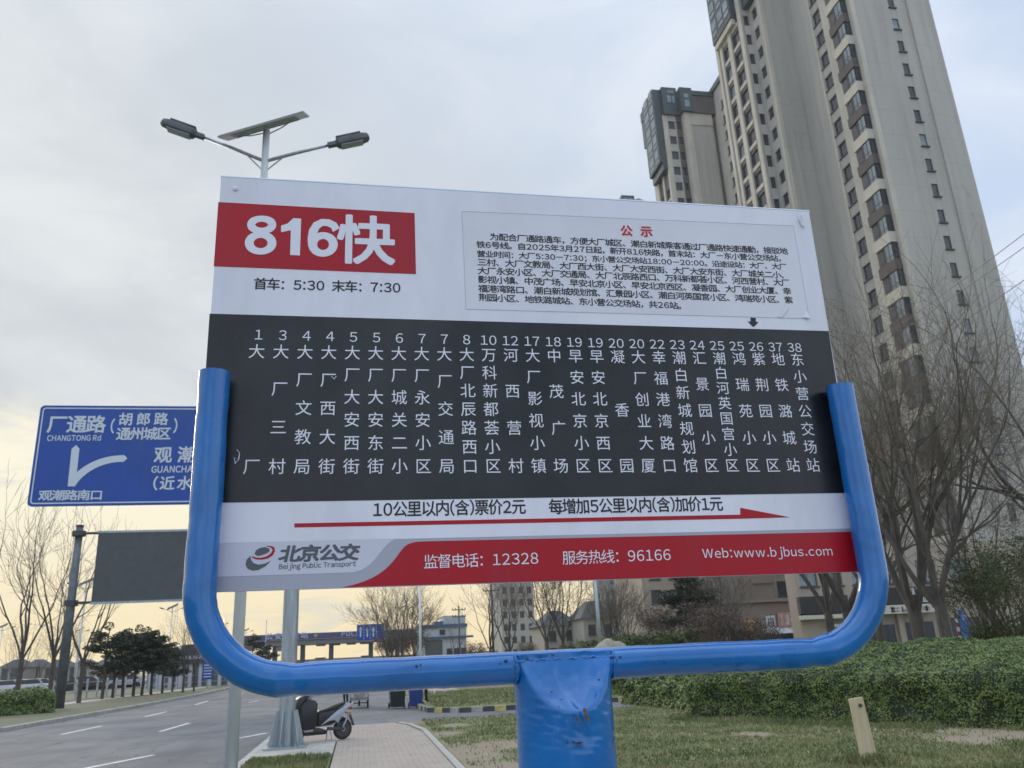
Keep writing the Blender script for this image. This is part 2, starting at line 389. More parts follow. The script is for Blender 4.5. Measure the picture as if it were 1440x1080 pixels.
def paver_mat():
    m = bpy.data.materials.new('pavers'); m.use_nodes = True; t = m.node_tree; b = t.nodes['Principled BSDF']; b.inputs['Roughness'].default_value = .9
    tcn = t.nodes.new('ShaderNodeTexCoord')
    br = t.nodes.new('ShaderNodeTexBrick'); br.inputs['Scale'].default_value = 1; br.inputs['Brick Width'].default_value = .2; br.inputs['Row Height'].default_value = .1
    br.inputs['Mortar Size'].default_value = .006; br.inputs['Color1'].default_value = (.41, .33, .27, 1); br.inputs['Color2'].default_value = (.34, .285, .25, 1); br.inputs['Mortar'].default_value = (.20, .17, .14, 1)
    t.links.new(tcn.outputs['Object'], br.inputs[0])
    n = t.nodes.new('ShaderNodeTexNoise'); n.inputs['Scale'].default_value = 1.4; n.inputs['Detail'].default_value = 10; t.links.new(tcn.outputs['Object'], n.inputs[0])
    mx = t.nodes.new('ShaderNodeMix'); mx.data_type = 'RGBA'; mx.inputs[7].default_value = (.40, .35, .29, 1); t.links.new(br.outputs[0], mx.inputs[6])
    mr = t.nodes.new('ShaderNodeMapRange'); mr.inputs[1].default_value = .42; mr.inputs[2].default_value = .75; mr.inputs[4].default_value = .65
    t.links.new(n.outputs[0], mr.inputs[0]); t.links.new(mr.outputs[0], mx.inputs[0])
    t.links.new(mx.outputs[2], b.inputs['Base Color'])
    bp = t.nodes.new('ShaderNodeBump'); bp.inputs['Strength'].default_value = .6; bp.inputs['Distance'].default_value = .006; t.links.new(br.outputs[1], bp.inputs['Height']); bp.invert = True
    t.links.new(bp.outputs[0], b.inputs['Normal'])
    return m
M_PAVE = paver_mat()
g = MB(); g.poly([(-700, -160, -.35), (700, -160, -.35), (700, 700, -.35), (-700, 700, -.35)])
struct(g.build('ground', M_EARTH))
road = [(-2.1, -40), (-2.1, 24.2), (6, 23.5), (9.0, 24.4), (16, 26.5), (60, 30), (60, 40), (16, 33), (9, 31), (5.5, 30), (4.5, 30.5), (4, 31.5), (4, 60), (5, 170), (-5, 260),
        (-24, 260), (-13.5, 170), (-11.2, 88), (-10.9, 66), (-11.2, 49), (-12.1, 33), (-14.5, 12), (-18, -40)]
o = slab('road', road, RZ, -.34, M_ASPH)
# verge, sidewalk, lawns
slab('verge', [(-1.95, -30), (-.47, -30), (-.47, 17.0), (-1.95, 17.3)], 0.0, -.33, M_GRASS)
o = slab('concrete_pad', [(-1.95, 17.3), (-.47, 17.0), (-.47, 19.4), (-1.95, 19.6)], .012, -.33, M_CONC)
o = slab('sidewalk', [(-.44, -30), (1.45, -30), (1.45, 20.5), (1.2, 23.0), (.9, 24.05), (-1.95, 24.05), (-1.95, 19.63), (-.44, 19.43)], .006, -.33, M_PAVE)
SIDEWALK = o
lawn_near = slab('lawn', [(1.62, -30), (70, -30), (70, 32.8), (16, 27.35), (9.0, 25.25), (6, 24.05), (1.2, 24.05), (1.45, 23.0), (1.62, 21)], 0.0, -.33, M_GRASS)
lawn_far = slab('lawn_far', [(2.3, 60), (2.3, 31.6), (2.5, 29.7), (3.3, 28.6), (5.5, 28.4), (9, 29.4), (16, 31.4), (60, 37.2), (200, 60), (200, 58), (260, 400), (10, 400), (4.2, 170)], 0.0, -.33, M_GRASS)
lawn_left = slab('roadside_grass', [(-18.2, -40), (-14.7, 12), (-12.3, 33), (-11.4, 49), (-11.1, 66), (-11.4, 88), (-13.7, 170), (-24.2, 260), (-400, 260), (-400, -40)], 0.0, -.33, M_EARTH)
pp0, pp1_, pp2_, pp3 = atZ(606, 977), atZ(648, 970), atZ(625, 966), atZ(600, 966)
b = MB().poly([(p.x, p.y, .006) for p in (pp0, pp1_, pp2_, pp3)]); struct(b.build('path', M_PAVE))
# pale footway strip behind the pines
b = MB().poly([(-19.5, 50, .005), (-17.8, 50, .005), (-13.6, 88, .005), (-14.9, 88, .005)]); struct(b.build('footway', M_CONC))
# kerb stones (parts of the road)
def kerb_run(pts, step, w, z0, z1, mats, parent, name='kerb_stone'):
    P = [Vector((x, y, 0)) for x, y in pts]; acc = []
    seg = [(P[i+1]-P[i]).length for i in range(len(P)-1)]; tot = sum(seg)
    def pos(d):
        for i, l in enumerate(seg):
            if d <= l or i == len(seg)-1: return P[i]+(P[i+1]-P[i])*(d/l), (P[i+1]-P[i]).normalized()
            d -= l
    k = int(tot/step)
    for i in range(k):
        c, t = pos((i+.5)*step); n = Vector((-t.y, t.x, 0))
        me = MB().obox((0, 0, 0), t*(step*.5-.006), n*w*.5, Vector((0, 0, (z1-z0)/2)))
        o = me.build(name, mats[i % len(mats)], parent)
        o.location = (c.x, c.y, (z0+z1)/2+random.uniform(-.004, .004))
road_o = bpy.data.objects['road']
kerb_run([(-2.02, 9), (-2.02, 24.1)], 1.0, .13, -.3, .015, [M_KERB], road_o)
kerb_run([(-12.1, 33.2), (-11.25, 49), (-10.95, 66), (-11.25, 88)], 3.0, .2, -.3, .02, [M_KERB], road_o)
kerb_run([(2.2, 40), (2.2, 31.6), (2.4, 29.6), (3.25, 28.5), (5.5, 28.3), (9, 29.3), (13, 30.4)], .38, .15, -.3, .03, [M_KERB, M_BLK, M_KERB, M_BLK, M_YEL, M_BLK], road_o)
kerb_run([(1.53, 8), (1.53, 21), (1.32, 23.0), (1.05, 24.0)], .5, .12, -.3, .02, [M_CONC], SIDEWALK, 'edging_stone')
# road markings
rm = []
def stripe(px0, px1, w, extend=0):
    a = atZ(*px0, RZ); c = atZ(*px1, RZ); d = (c-a); t = d.normalized(); n = Vector((-t.y, t.x, 0))*w/2
    a -= t*extend
    MB().poly([(p.x, p.y, RZ+.005) for p in (a-n, c-n, c+n, a+n)]).build('lane_marking', M_MARK, road_o)
for a, c, w in (((-40, 1112), (216, 1062), .15), ((327, 1040), (375, 1031), .15), ((86, 1033), (143, 1021), .15), ((204, 1008), (234, 1001), .15), ((225, 1029), (266, 1017), .15),
                ((350, 988), (364, 985.5), .15), ((379, 980), (389, 978), .15), ((275, 991), (292, 986), .15), ((330, 978), (342, 975), .15), ((232, 1070), (-20, 1120), .001)):
    stripe(a, c, w)
for i in range(1):
    pts = [atZ(x, y, RZ) for x, y in ((-60, 1036), (0, 1024.5), (100, 1006.5), (206, 989.5), (306, 972))]
    for a, c in zip(pts, pts[1:]):
        t = (c-a).normalized(); n = Vector((-t.y, t.x, 0))*.08
        MB().poly([(p.x, p.y, RZ+.005) for p in (a-n, c-n, c+n, a+n)]).build('edge_line', M_MARK, road_o)

# grass blades on the near lawn
def blades(name, n, region, hmin, hmax, m, wid=.012):
    v = []; f = []
    for _ in range(n):
        x, y = region()
        d = noise.noise(Vector((x*.33, y*.33, 3.3)))
        sv = soil(x, y)
        if random.random() < min(.93, sv*1.7+.15)+(.25 if d > .25 else 0): continue
        h = random.uniform(hmin, hmax)*(1+.6*noise.noise(Vector((x*1.3, y*1.3, 0)))); a = random.uniform(0, math.pi); w = wid*random.uniform(.6, 1.5)
        dx, dy = math.cos(a)*w, math.sin(a)*w; lx, ly = random.uniform(-.6, .6)*h, random.uniform(-.6, .6)*h
        b = len(v); v += [(x-dx, y-dy, -.005), (x+dx, y+dy, -.005), (x+lx, y+ly, h)]; f.append((b, b+1, b+2))
    me = bpy.data.meshes.new(name); me.from_pydata(v, [], f); me.update()
    o = link(name, me, m); o['kind'] = 'stuff'; return o
def wall_joints(m):
    t = m.node_tree; b = t.nodes['Principled BSDF']; src = b.inputs['Base Color'].links[0].from_socket; tcn = [n for n in t.nodes if n.type == 'TEX_COORD'][0]
    sp_ = t.nodes.new('ShaderNodeSeparateXYZ'); t.links.new(tcn.outputs['Object'], sp_.inputs[0])
    w = t.nodes.new('ShaderNodeMath'); w.operation = 'WRAP'; w.inputs[1].default_value = 3.0; w.inputs[2].default_value = 0; t.links.new(sp_.outputs[2], w.inputs[0])
    c = t.nodes.new('ShaderNodeMath'); c.operation = 'LESS_THAN'; c.inputs[1].default_value = .05; t.links.new(w.outputs[0], c.inputs[0])
    mp = t.nodes.new('ShaderNodeMapping'); mp.inputs[3].default_value = (1, 1, .05); t.links.new(tcn.outputs['Object'], mp.inputs[0])
    n = t.nodes.new('ShaderNodeTexNoise'); n.inputs['Scale'].default_value = 1.6; n.inputs['Detail'].default_value = 9; n.inputs['Roughness'].default_value = .7; t.links.new(mp.outputs[0], n.inputs[0])
    r = t.nodes.new('ShaderNodeMapRange'); r.inputs[1].default_value = .48; r.inputs[2].default_value = .75; r.inputs[4].default_value = .42; t.links.new(n.outputs[0], r.inputs[0])
    j = t.nodes.new('ShaderNodeMath'); j.operation = 'MULTIPLY_ADD'; j.inputs[1].default_value = .35; t.links.new(c.outputs[0], j.inputs[0]); t.links.new(r.outputs[0], j.inputs[2])
    mx = t.nodes.new('ShaderNodeMix'); mx.data_type = 'RGBA'; t.links.new(j.outputs[0], mx.inputs[0]); t.links.new(src, mx.inputs[6]); mx.inputs[7].default_value = (.22, .20, .175, 1)
    t.links.new(mx.outputs[2], b.inputs['Base Color'])
wall_joints(M_WALLG); wall_joints(M_WALLB)
def grime_or_reflection(m, colr, amt, scale, st, lo, hi):
    t = m.node_tree; b = t.nodes['Principled BSDF']; lk = b.inputs['Base Color'].links; tcn = [n for n in t.nodes if n.type == 'TEX_COORD'][0]
    mp = t.nodes.new('ShaderNodeMapping'); mp.inputs[3].default_value = st; t.links.new(tcn.outputs['Object'], mp.inputs[0])
    n = t.nodes.new('ShaderNodeTexNoise'); n.inputs['Scale'].default_value = scale; n.inputs['Detail'].default_value = 10; n.inputs['Roughness'].default_value = .7; t.links.new(mp.outputs[0], n.inputs[0])
    r = t.nodes.new('ShaderNodeMapRange'); r.inputs[1].default_value = lo; r.inputs[2].default_value = hi; r.inputs[4].default_value = amt; t.links.new(n.outputs[0], r.inputs[0])
    mx = t.nodes.new('ShaderNodeMix'); mx.data_type = 'RGBA'; t.links.new(r.outputs[0], mx.inputs[0]); t.links.new(lk[0].from_socket, mx.inputs[6]); mx.inputs[7].default_value = (*colr, 1)
    t.links.new(mx.outputs[2], b.inputs['Base Color'])
    rr = t.nodes.new('ShaderNodeMapRange'); rr.inputs[1].default_value = lo-.1; rr.inputs[2].default_value = hi+.1; rr.inputs[3].default_value = b.inputs['Roughness'].default_value; rr.inputs[4].default_value = min(1, b.inputs['Roughness'].default_value+.35)
    t.links.new(n.outputs[0], rr.inputs[0]); t.links.new(rr.outputs[0], b.inputs['Roughness'])
grime_or_reflection(M_WHITEV, (.50, .50, .55), .45, 5, (1, 1, .25), .46, .78)
grime_or_reflection(M_BLACKV, (.05, .053, .06), .7, 2.2, (1, 1, .8), .42, .75)  # lighter blotches paint reflected surroundings into the black panel's colour
grime_or_reflection(M_REDV, (.28, .06, .08), .45, 6, (1, 1, .3), .48, .78)
grime_or_reflection(M_BLUE, (.10, .30, .52), .30, 30, (1, 1, .35), .60, .76)
grime_or_reflection(M_SIGNB, (.06, .12, .28), .6, 1.5, (1, 1, .3), .45, .75)
M_BLADE = mat('grass_blades', (.075, .125, .03), .7, col2=(.29, .27, .12), scale=.9, det=8)
def reg_near():
    y = 9.5+15*random.random()**1.4; return (1.7+random.random()*(y*.62+1.6), y)
tag(blades('grass', 75000, reg_near, .02, .06, M_BLADE), 'short patchy spring grass on the lawn beside the brick sidewalk', 'grass')
_sx, _sy = atZ(1224, 1074).x, atZ(1224, 1074).y
tag(blades('grass', 900, lambda: (_sx+random.gauss(0, .16), _sy+random.gauss(0, .13)), .05, .15, M_BLADE), 'taller grass tuft around the foot of the wooden stake', 'grass')
tag(blades('grass', 6500, lambda: (lambda t: (7.45+(13.1-7.45)*t+random.gauss(0, .22)-.1, 19.6+(9.3-19.6)*t+random.gauss(0, .22)-.1))(random.random()), .03, .12, M_BLADE), 'rough grass along the foot of the large hedge', 'grass')
tag(blades('grass', 9000, lambda: (random.uniform(-1.9, -.5), random.uniform(10, 16.9)), .03, .09, M_BLADE), 'grass growing on the verge in front of the steel sign pole', 'grass')
tag(blades('grass', 22000, lambda: (random.uniform(2.6, 20), random.uniform(29.8, 44)), .04, .1, M_BLADE, .02), 'grass on the far lawn behind the yellow and black kerb', 'grass')

#==================================================================== BUS STOP SIGN
BY = 1.50
stop = empty('bus_stop_sign', (.36, 1.47, 0), 'blue tubular bus stop frame holding a white, red and black route board for line 816', 'bus stop sign')
OFF = Vector((-.36, -1.47, 0))
def shift(o):                                        # keep world position under the parent at the post
    if o.parent is stop: o.location = OFF
    return o
def q(pts, Y): return [(p.x, Y, p.z) for p in (at(x, y, Y) for x, y in pts)]
# panel with thickness (pixel corners on its plane)
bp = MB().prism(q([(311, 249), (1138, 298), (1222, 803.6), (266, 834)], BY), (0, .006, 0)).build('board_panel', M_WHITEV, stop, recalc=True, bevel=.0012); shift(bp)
M_ALU = mat('aluminium_edge', (.66, .74, .86), .35, .0, var=.05)
e0, e1 = at(310.5, 248.5, BY), at(1138.5, 297.5, BY)
o = MB().tube([(e0.x, BY+.003, e0.z+.001), (e1.x, BY+.003, e1.z+.001)], .0035, 8).build('top_trim', M_ALU, stop); shift(o)
def layer(name, pts, k, m):
    o = MB().poly(q(pts, BY-.0004*k)).build(name, m, stop); return shift(o)
layer('route_band', [(307, 284), (583, 299.5), (585, 385.5), (300.5, 374.5)], 1, M_REDV)
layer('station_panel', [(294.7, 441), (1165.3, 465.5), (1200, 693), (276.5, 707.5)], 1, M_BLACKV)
layer('grey_band', [(271, 764.5), (1208, 742.8), (1222, 803.6), (266, 833.5)], 1, M_GREYV)
def bez(p0, p1, p2, p3, n=10):
    return [tuple((1-t)**3*a+3*(1-t)**2*t*b+3*(1-t)*t*t*c+t**3*d for a, b, c, d in zip(p0, p1, p2, p3)) for t in [i/n for i in range(n+1)]]
layer('pale_band', [(271, 765), (558, 757.2)]+bez((558, 757.2), (535, 764), (532, 798), (497, 805))+[(266.5, 812.5)], 2, M_LGREYV)
red_curve = bez((481, 826), (540, 815), (552, 790), (565, 773))[:-1]+bez((565, 773), (572, 763), (582, 762), (596, 761.3), 6)
layer('red_band', red_curve+[(1209, 747.5), (1222, 803.4)], 2, M_REDV)
def pr(k=3): return Print(BY-.0004*k)
zq = lambda x, y: (280+x/4.0, 240+y/4.0)
def stroke(P, pts, w, closed=False):
    n = len(pts); rows = []
    for i, p in enumerate(pts):
        a = pts[(i-1) % n] if closed or i else pts[0]; c = pts[(i+1) % n] if closed or i < n-1 else pts[-1]
        dx, dy = c[0]-a[0], c[1]-a[1]; l = math.hypot(dx, dy); ww = w[i] if isinstance(w, list) else w
        rows.append(((p[0]-dy/l*ww/2, p[1]+dx/l*ww/2), (p[0]+dy/l*ww/2, p[1]-dx/l*ww/2)))
    for i in range(n if closed else n-1):
        a, c = rows[i], rows[(i+1) % n]; P.pp([zq(*a[0]), zq(*c[0]), zq(*c[1]), zq(*a[1])])
def ell(cx_, cy_, rx, ry, n=40): return [(cx_+rx*math.cos(2*math.pi*i/n), cy_+ry*math.sin(2*math.pi*i/n)) for i in range(n)]
def ellw(wx, wy, n=40): return [wx*math.cos(2*math.pi*i/n)**2+wy*math.sin(2*math.pi*i/n)**2 for i in range(n)]
P = pr(2); stroke(P, ell(352, 304, 59, 34), ellw(46, 34), True); P.Y -= .00015; stroke(P, ell(346, 407, 64, 47), ellw(50, 36), True); shift(P.build('route_number', M_WINK, stop))
P = pr(2); P.pp([zq(x, y) for x, y in ((461, 309), (498, 297), (530, 267), (574, 270), (567, 477), (512, 474), (516, 335), (461, 346))]); shift(P.build('route_number', M_WINK, stop))
P = pr(2); stroke(P, ell(697, 415, 58, 50), ellw(50, 38), True); P.Y -= .00015
stroke(P, [(772, 334), (758, 308), (728, 293), (692, 291), (660, 308), (642, 340), (636, 380), (638, 425)], [44, 42, 40, 40, 46, 50, 51, 50]); shift(P.build('route_number', M_WINK, stop))
shift(pr(2).line('快', (476.5, 337), (553, 340), hs=.98, bold=2).build('route_number', M_WINK, stop))
P = pr(1).line('首车：5:30', (357, 399), (457, 402), bold=1).line('末车：7:30', (467, 402.3), (564, 405), bold=1); shift(P.build('service_hours', M_INK, stop))
# stations
ST = [('1', '大厂'), ('3', '大厂三村'), ('4', '大厂文教局'), ('4', '大厂西大街'), ('5', '大厂大安西街'), ('5', '大厂大安东街'), ('6', '大厂城关二小'), ('7', '大厂永安小区'), ('7', '大厂交通局'),
      ('8', '大厂北辰路西口'), ('10', '万科新都荟小区'), ('12', '河西营村'), ('17', '大厂影视小镇'), ('18', '中茂广场'), ('19', '早安北京小区'), ('19', '早安北京西区'), ('20', '凝香园'),
      ('20', '大厂创业大厦'), ('22', '幸福港湾路口'), ('23', '潮白新城规划馆'), ('24', '汇景园小区'), ('25', '潮白河英国宫小区'), ('25', '鸿瑞苑小区'), ('26', '紫荆园小区'), ('37', '地铁潞城站'), ('38', '东小营公交场站')]
na, nb = at(364, 471, BY), at(1117, 489, BY); ta, tb = at(361, 494.5, BY), at(1121, 506, BY); ba, bb = at(354, 656.5, BY), at(1143, 654.5, BY)
for i, (num, name) in enumerate(ST):
    t = i/25; c = na.lerp(nb, t); P = pr(2)
    P.char(num, c.x, c.z, .0245); shift(P.build('stop_number', M_WINK, stop))
    P = pr(2); a, e = ta.lerp(tb, t), ba.lerp(bb, t)
    for j, ch in enumerate(name):
        p = a.lerp(e, j/(len(name)-1)); P.char(ch, p.x, p.z, .0285 if len(name) < 8 else .027)
    shift(P.build('station_name', M_WINK, stop))
# fare line, arrow, phone numbers
shift(pr(1).line('10公里以内(含)票价2元', (524, 717), (739, 712.5), bold=1, hs=1.08).build('fare_text', M_INK, stop))
P = pr(1).line('每增加5公里以内(含)加价1元', (772, 713), (1016, 708.5), bold=1, hs=1.08)
shift(P.build('fare_text', M_INK, stop))
layer('direction_arrow', [(414, 736), (1041, 723.7), (1041, 714), (1111.5, 727.4), (1041, 729.5), (414, 741.7)], 1, M_REDV)
shift(pr(3).line('监督电话：12328', (596, 790.5), (758, 785)).build('contact_text', M_WINK, stop)); shift(pr(3).line('服务热线：96166', (791, 785), (944, 780)).build('contact_text', M_WINK, stop))
P = pr(3).line('Web:www.bjbus.com', (987, 778.5), (1171, 775), gap=.03)
shift(P.build('contact_text', M_WINK, stop))
P = pr(3).line('北京公交', (394, 779.5), (505, 776.5), bold=3, hs=.82, shear=.18).line('Beijing Public Transport', (392, 797), (501, 792.5), bold=1, hs=1.15); shift(P.build('operator_name', M_GINK, stop))
lz = lambda pts: [(280+x/3.13, 680+y/3.13) for x, y in pts]
layer('logo_globe', lz([(244, 310), (250, 294), (268, 283), (290, 279), (306, 284), (312, 295), (300, 306), (280, 314), (258, 319)]), 3, M_GINK)
layer('logo_swoosh', lz([(226, 318), (209, 335), (204, 356), (213, 375), (236, 384), (262, 380), (292, 364), (316, 340), (290, 352), (262, 357), (240, 350), (229, 336)]), 3, M_GINK)
layer('logo_ribbon', lz([(292, 275), (316, 274), (331, 281), (334, 297), (325, 315), (304, 329), (277, 335), (250, 334), (234, 326), (232, 318), (247, 325), (270, 327), (296, 321), (316, 307), (324, 292), (315, 281)]), 3, M_REDV)
# notice sheet
npx = [(649.5, 297), (1116, 317.5), (1138, 448), (655.5, 434.5)]
sheet = layer('notice_sheet', npx, 1, M_PAPER)
b = MB(); ps = [at(x, y, BY-.0008) for x, y in npx]
for i in range(4): b.tube([ps[i], ps[(i+1) % 4]], .00022, 4)
shift(b.build('sheet_edge', M_GREYV, stop))
P = pr(2).line('公', (873, 324.5), (889, 325), bold=3).line('示', (901, 325.5), (917, 326), bold=3); shift(P.build('notice_title', M_RINK, stop))
nl = lambda x, y: (640+x/2.6667, 280+y/2.6667)
P = pr(2)
for txt, a, c in (('为配合厂通路通车，方便大厂城区、潮白新城乘客通过厂通路快速通勤，接驳地', (130, 141), (1247, 196)),
                  ('铁6号线。自2025年3月27日起，新开816快路，首末站：大厂－东小营公交场站，', (80, 170), (1240, 224)),
                  ('营业时间：大厂5:30-7:30；东小营公交场站18:00-20:00。沿途设站：大厂、大厂', (82, 205), (1243, 254)),
                  ('三村、大厂文教局、大厂西大街、大厂大安西街、大厂大安东街、大厂城关二小、', (84, 236), (1252, 286)),
                  ('大厂永安小区、大厂交通局、大厂北辰路西口、万科新都荟小区、河西营村、大厂', (85, 268), (1254, 314)),
                  ('影视小镇、中茂广场、早安北京小区、早安北京西区、凝香园、大厂创业大厦、幸', (86, 301), (1260, 346)),
                  ('福港湾路口、潮白新城规划馆、汇景园小区、潮白河英国宫小区、鸿瑞苑小区、紫', (87, 335), (1266, 379)),
                  ('荆园小区、地铁潞城站、东小营公交场站，共26站。', (89, 368), (868, 401))):
    P.line(txt, nl(*a), nl(*c), bold=1, hs=.86)
shift(P.build('notice_text', M_INK, stop))
layer('marker_arrow', [(1055.5, 446.5), (1063, 447), (1063, 452.5), (1067, 452.8), (1059.5, 460), (1051.5, 452), (1055.5, 452.3)], 2, M_INK)
# curled sheet corners and torn tape
def curl(name, pts, lift, m=M_PAPER):
    ps = [at(x, y, BY-.0012) for x, y in pts]
    b = MB(); b.poly([(p.x, p.y-l, p.z) for p, l in zip(ps, lift)]); return shift(b.build(name, m, stop))
curl('curled_corner', [(1127, 446.5), (1133.5, 437), (1138, 448.5)], [.0, .001, .007])
curl('curled_corner', [(1094, 445), (1105, 430), (1109, 433), (1099, 447)], [.0, .002, .003, .001])
curl('torn_tape', [(1122, 299), (1125, 303), (1129, 312), (1131, 323), (1126, 316), (1122, 308)], [.0, .004, .003, .0, .004, .001])
for (x, y) in ((331, 265), (1129, 316)):
    p = at(x, y, BY-.002); b = MB()
    b.tube([(p.x, p.y+.003, p.z), (p.x, p.y-.0004, p.z), (p.x, p.y-.0012, p.z)], [.0052, .005, .0025], 14)
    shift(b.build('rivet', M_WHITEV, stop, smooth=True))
# scratches and blemishes on the black print
b = MB()
for (pts) in ([(333, 632), (337, 637), (336, 646), (330, 652)], [(337, 637), (335, 646), (329, 643), (331, 652)], [(466, 529), (470, 533), (473, 529)]):
    b.tube([at(x, y, BY-.0012) for x, y in pts], .0007, 4)
shift(b.build('scratch', M_WINK, stop))
# tube frame
TY = 1.466; TR = .0268
def tube_pts():
    a = at(305, 524, TY); b_ = at(280, 800, TY); c = at(420, 953.5, TY); d = at(1110, 921, TY); e = at(1226, 800, TY); f = at(1181, 543, TY)
    xl = (a.x+b_.x)/2; xr = (e.x+f.x)/2; zb = (c.z+d.z)/2
    pts = [Vector((xl, TY, a.z)), Vector((xl, TY, a.z-.1)), Vector((xl+.001, TY, a.z-.25))]
    R = .152
    for i in range(13):
        t = i/12*math.pi/2; pts.append(Vector((xl+R-R*math.cos(t), TY, zb+R-R*math.sin(t))))
    for x in (.05, .15, .27, .45, .6, .72): pts.append(Vector((x, TY, zb+random.uniform(-.0006, .0006))))
    for i in range(13):
        t = i/12*math.pi/2; pts.append(Vector((xr-R+R*math.sin(t), TY, zb+R-R*math.cos(t))))
    pts += [Vector((xr, TY, f.z-.25)), Vector((xr, TY, f.z-.1)), Vector((xr, TY, f.z))]
    return pts, zb, xl, xr
tp, ZB, XL, XR = tube_pts()
# resample finely and add slight dents where the pipe was bent
fine = []
for i in range(len(tp)-1):
    n = max(1, int((tp[i+1]-tp[i]).length/.008))
    for k in range(n): fine.append(tp[i].lerp(tp[i+1], k/n))
fine.append(tp[-1])
b = MB(); NS = 40; prev = None
def tube_r(p):
    r = TR
    for (dx, amp) in ((XL+.16, -.0022), (XR-.155, -.0022), (XL+.13, .0014), (XR-.125, .0016)):
        if p.z < ZB+.05: r += amp*math.exp(-((p.x-dx)/.012)**2)
    return r+.0005*noise.noise(p*9)
b.tube(fine, [tube_r(p) for p in fine], NS)
bv = []
for v in b.v:
    V = Vector(v); V += Vector((0, 0, 0)); n_ = .0006*noise.noise(V*60)+.0008*noise.noise(V*22)
    bv.append((v[0]+n_, v[1]+n_, v[2]+n_))
b.v = bv
o = b.build('tube_frame', M_BLUE, stop, recalc=True); autosmooth(o, 50); shift(o)
# dark discs painted for the shaded inner bore at the pipe ends
for x, p in ((XL, tp[0]), (XR, tp[-1])):
    shift(MB().tube([p+Vector((0, 0, .0004)), p+Vector((0, 0, .0012))], TR*.86, 24).build('bore_disc', M_DKMET, stop))
# post, pinched at its top to a wedge that is welded round the cross tube
PXc = (at(740, 1000, 1.42).x+at(866, 1000, 1.42).x)/2; PR = .083; PYc = TY+.005
b = MB(); NA = 96
zs = []
zz_ = ZB+.021
while zz_ > ZB-.42: zs.append(zz_); zz_ -= .003
for zz_ in [ZB-.42-.05*i for i in range(1, 26)]:
    if zz_ > -.2: zs.append(zz_)
zs.append(-.25)
zV = ZB-.072
for z_ in zs:
    flat = max(0.0, min(1.0, (z_-(zV))/(ZB+.012-zV)))
    for k in range(NA):
        a = 2*math.pi*k/NA
        wv = PR+(.004*max(0, (z_-(ZB-.06))/.08) if z_ > ZB-.06 else 0)
        x = math.cos(a)*wv; y = math.sin(a)*PR
        # inclined flat front: from the full radius at zV to the tube surface at the top
        lim = PR-(PR-.0325)*flat-.010*math.sin(math.pi*flat)*(1-abs(x)/PR)
        if z_ > zV-.03:
            s_ = 1 if y > 0 else -1
            ay = abs(y)
            if ay > lim: ay = lim+.0015*noise.noise(Vector((x*60, z_*60, 1)))
            y = s_*ay
        crease = .0035*math.exp(-((x-.012+(z_-zV+.02)*.6)/.007)**2)*math.exp(-((z_-zV+.005)/.028)**2)
        dent = -.004*math.exp(-((x-.01)/.02)**2)*math.exp(-((z_-zV+.03)/.02)**2)
        if y < 0: y -= crease; y -= dent
        n_ = .0004*noise.noise(Vector((x*18, y*18, z_*7)))+.00025*noise.noise(Vector((x*80, y*80, z_*80)))+(.0012*noise.noise(Vector((x*70+z_*50, z_*110, 2))) if abs(z_-zV+.02) < .045 and y < 0 else 0)
        wig = .0030*noise.noise(Vector((x*45, 0, 4)))
        b.v.append((PXc+x*(1+n_*6), PYc+y*(1+n_*8), z_+(wig if z_ > ZB+.012 else 0)))
for i in range(len(zs)-1):
    for k in range(NA):
        k2 = (k+1) % NA; b.f.append((i*NA+k, i*NA+k2, (i+1)*NA+k2, (i+1)*NA+k)); b.mi.append(0)
b.f.append(tuple(range(NA))); b.mi.append(0)
o = b.build('post', M_BLUE, stop, recalc=True); autosmooth(o, 60); shift(o)
# weld bead where post meets tube
b = MB(); random.seed(3)
pts = []
for i in range(60):
    t = i/59; x = PXc-PR-.002+(2*PR+.004)*t
    pts.append(Vector((x, TY-TR*.93-.0012+.0014*random.uniform(-1, 1), ZB+.011+.003*noise.noise(Vector((x*50, 2, 0)))+.0015*random.uniform(-1, 1))))
b.tube(pts, [.0022+.0013*random.random() for _ in pts], 8)
for sx_ in (-1, 1):
    pts = [Vector((PXc+sx_*(PR+.002)+.002*random.uniform(-1, 1), TY-math.cos(t)*(TR+.001), ZB+math.sin(t)*(TR+.001))) for t in [(-1.2+2.0*i/18) for i in range(19)]]
    b.tube(pts, [.002+.0012*random.random() for _ in pts], 8)
shift(b.build('weld_bead', M_BLUE, stop, smooth=True))
b = MB(); rc = random.Random(12)
def chip(x, y, Y, r, flat=1.6):
    p = at(x, y, Y); pts = [(p.x+flat*r*rc.uniform(.4, 1.2)*math.cos(a), Y, p.z+r*rc.uniform(.4, 1.2)*math.sin(a)) for a in [i*math.pi/4 for i in range(8)]]; b.prism(pts, (0, .006, 0))
for (x, y, r) in ((712, 929, .0022), (704, 933, .0012), (733, 922, .0018), (738, 930, .002), (742, 926, .0022), (760, 922, .0014), (778, 921, .0016), (586, 936, .0013), (592, 934, .0009), (935, 932, .0014), (866, 929, .0022), (864, 924, .0018), (873, 924, .0016), (1102, 924, .001), (747, 934, .0016), (724, 937, .0014)):
    chip(x, y, TY-TR-.0012 if abs(x-803) > 62 else TY-TR-.0035, r)
for (x, y, r) in ((807, 1044, .0018), (812, 1045, .0016), (817, 1045, .0024), (799, 1044, .0012), (776, 973, .0012), (790, 984, .001), (843, 956, .0014)):
    chip(x, y, PYc-PR-.0035 if y > 1000 else 1.3905, r)
for x, y, r in ((636, 961, .0035),): chip(x, y, TY-.018, r, 2.2)
shift(b.build('paint_chip', M_DKMET, stop))
M_RUST = mat('rust', (.20, .085, .035), .9, var=.4, scale=60)
b = MB()
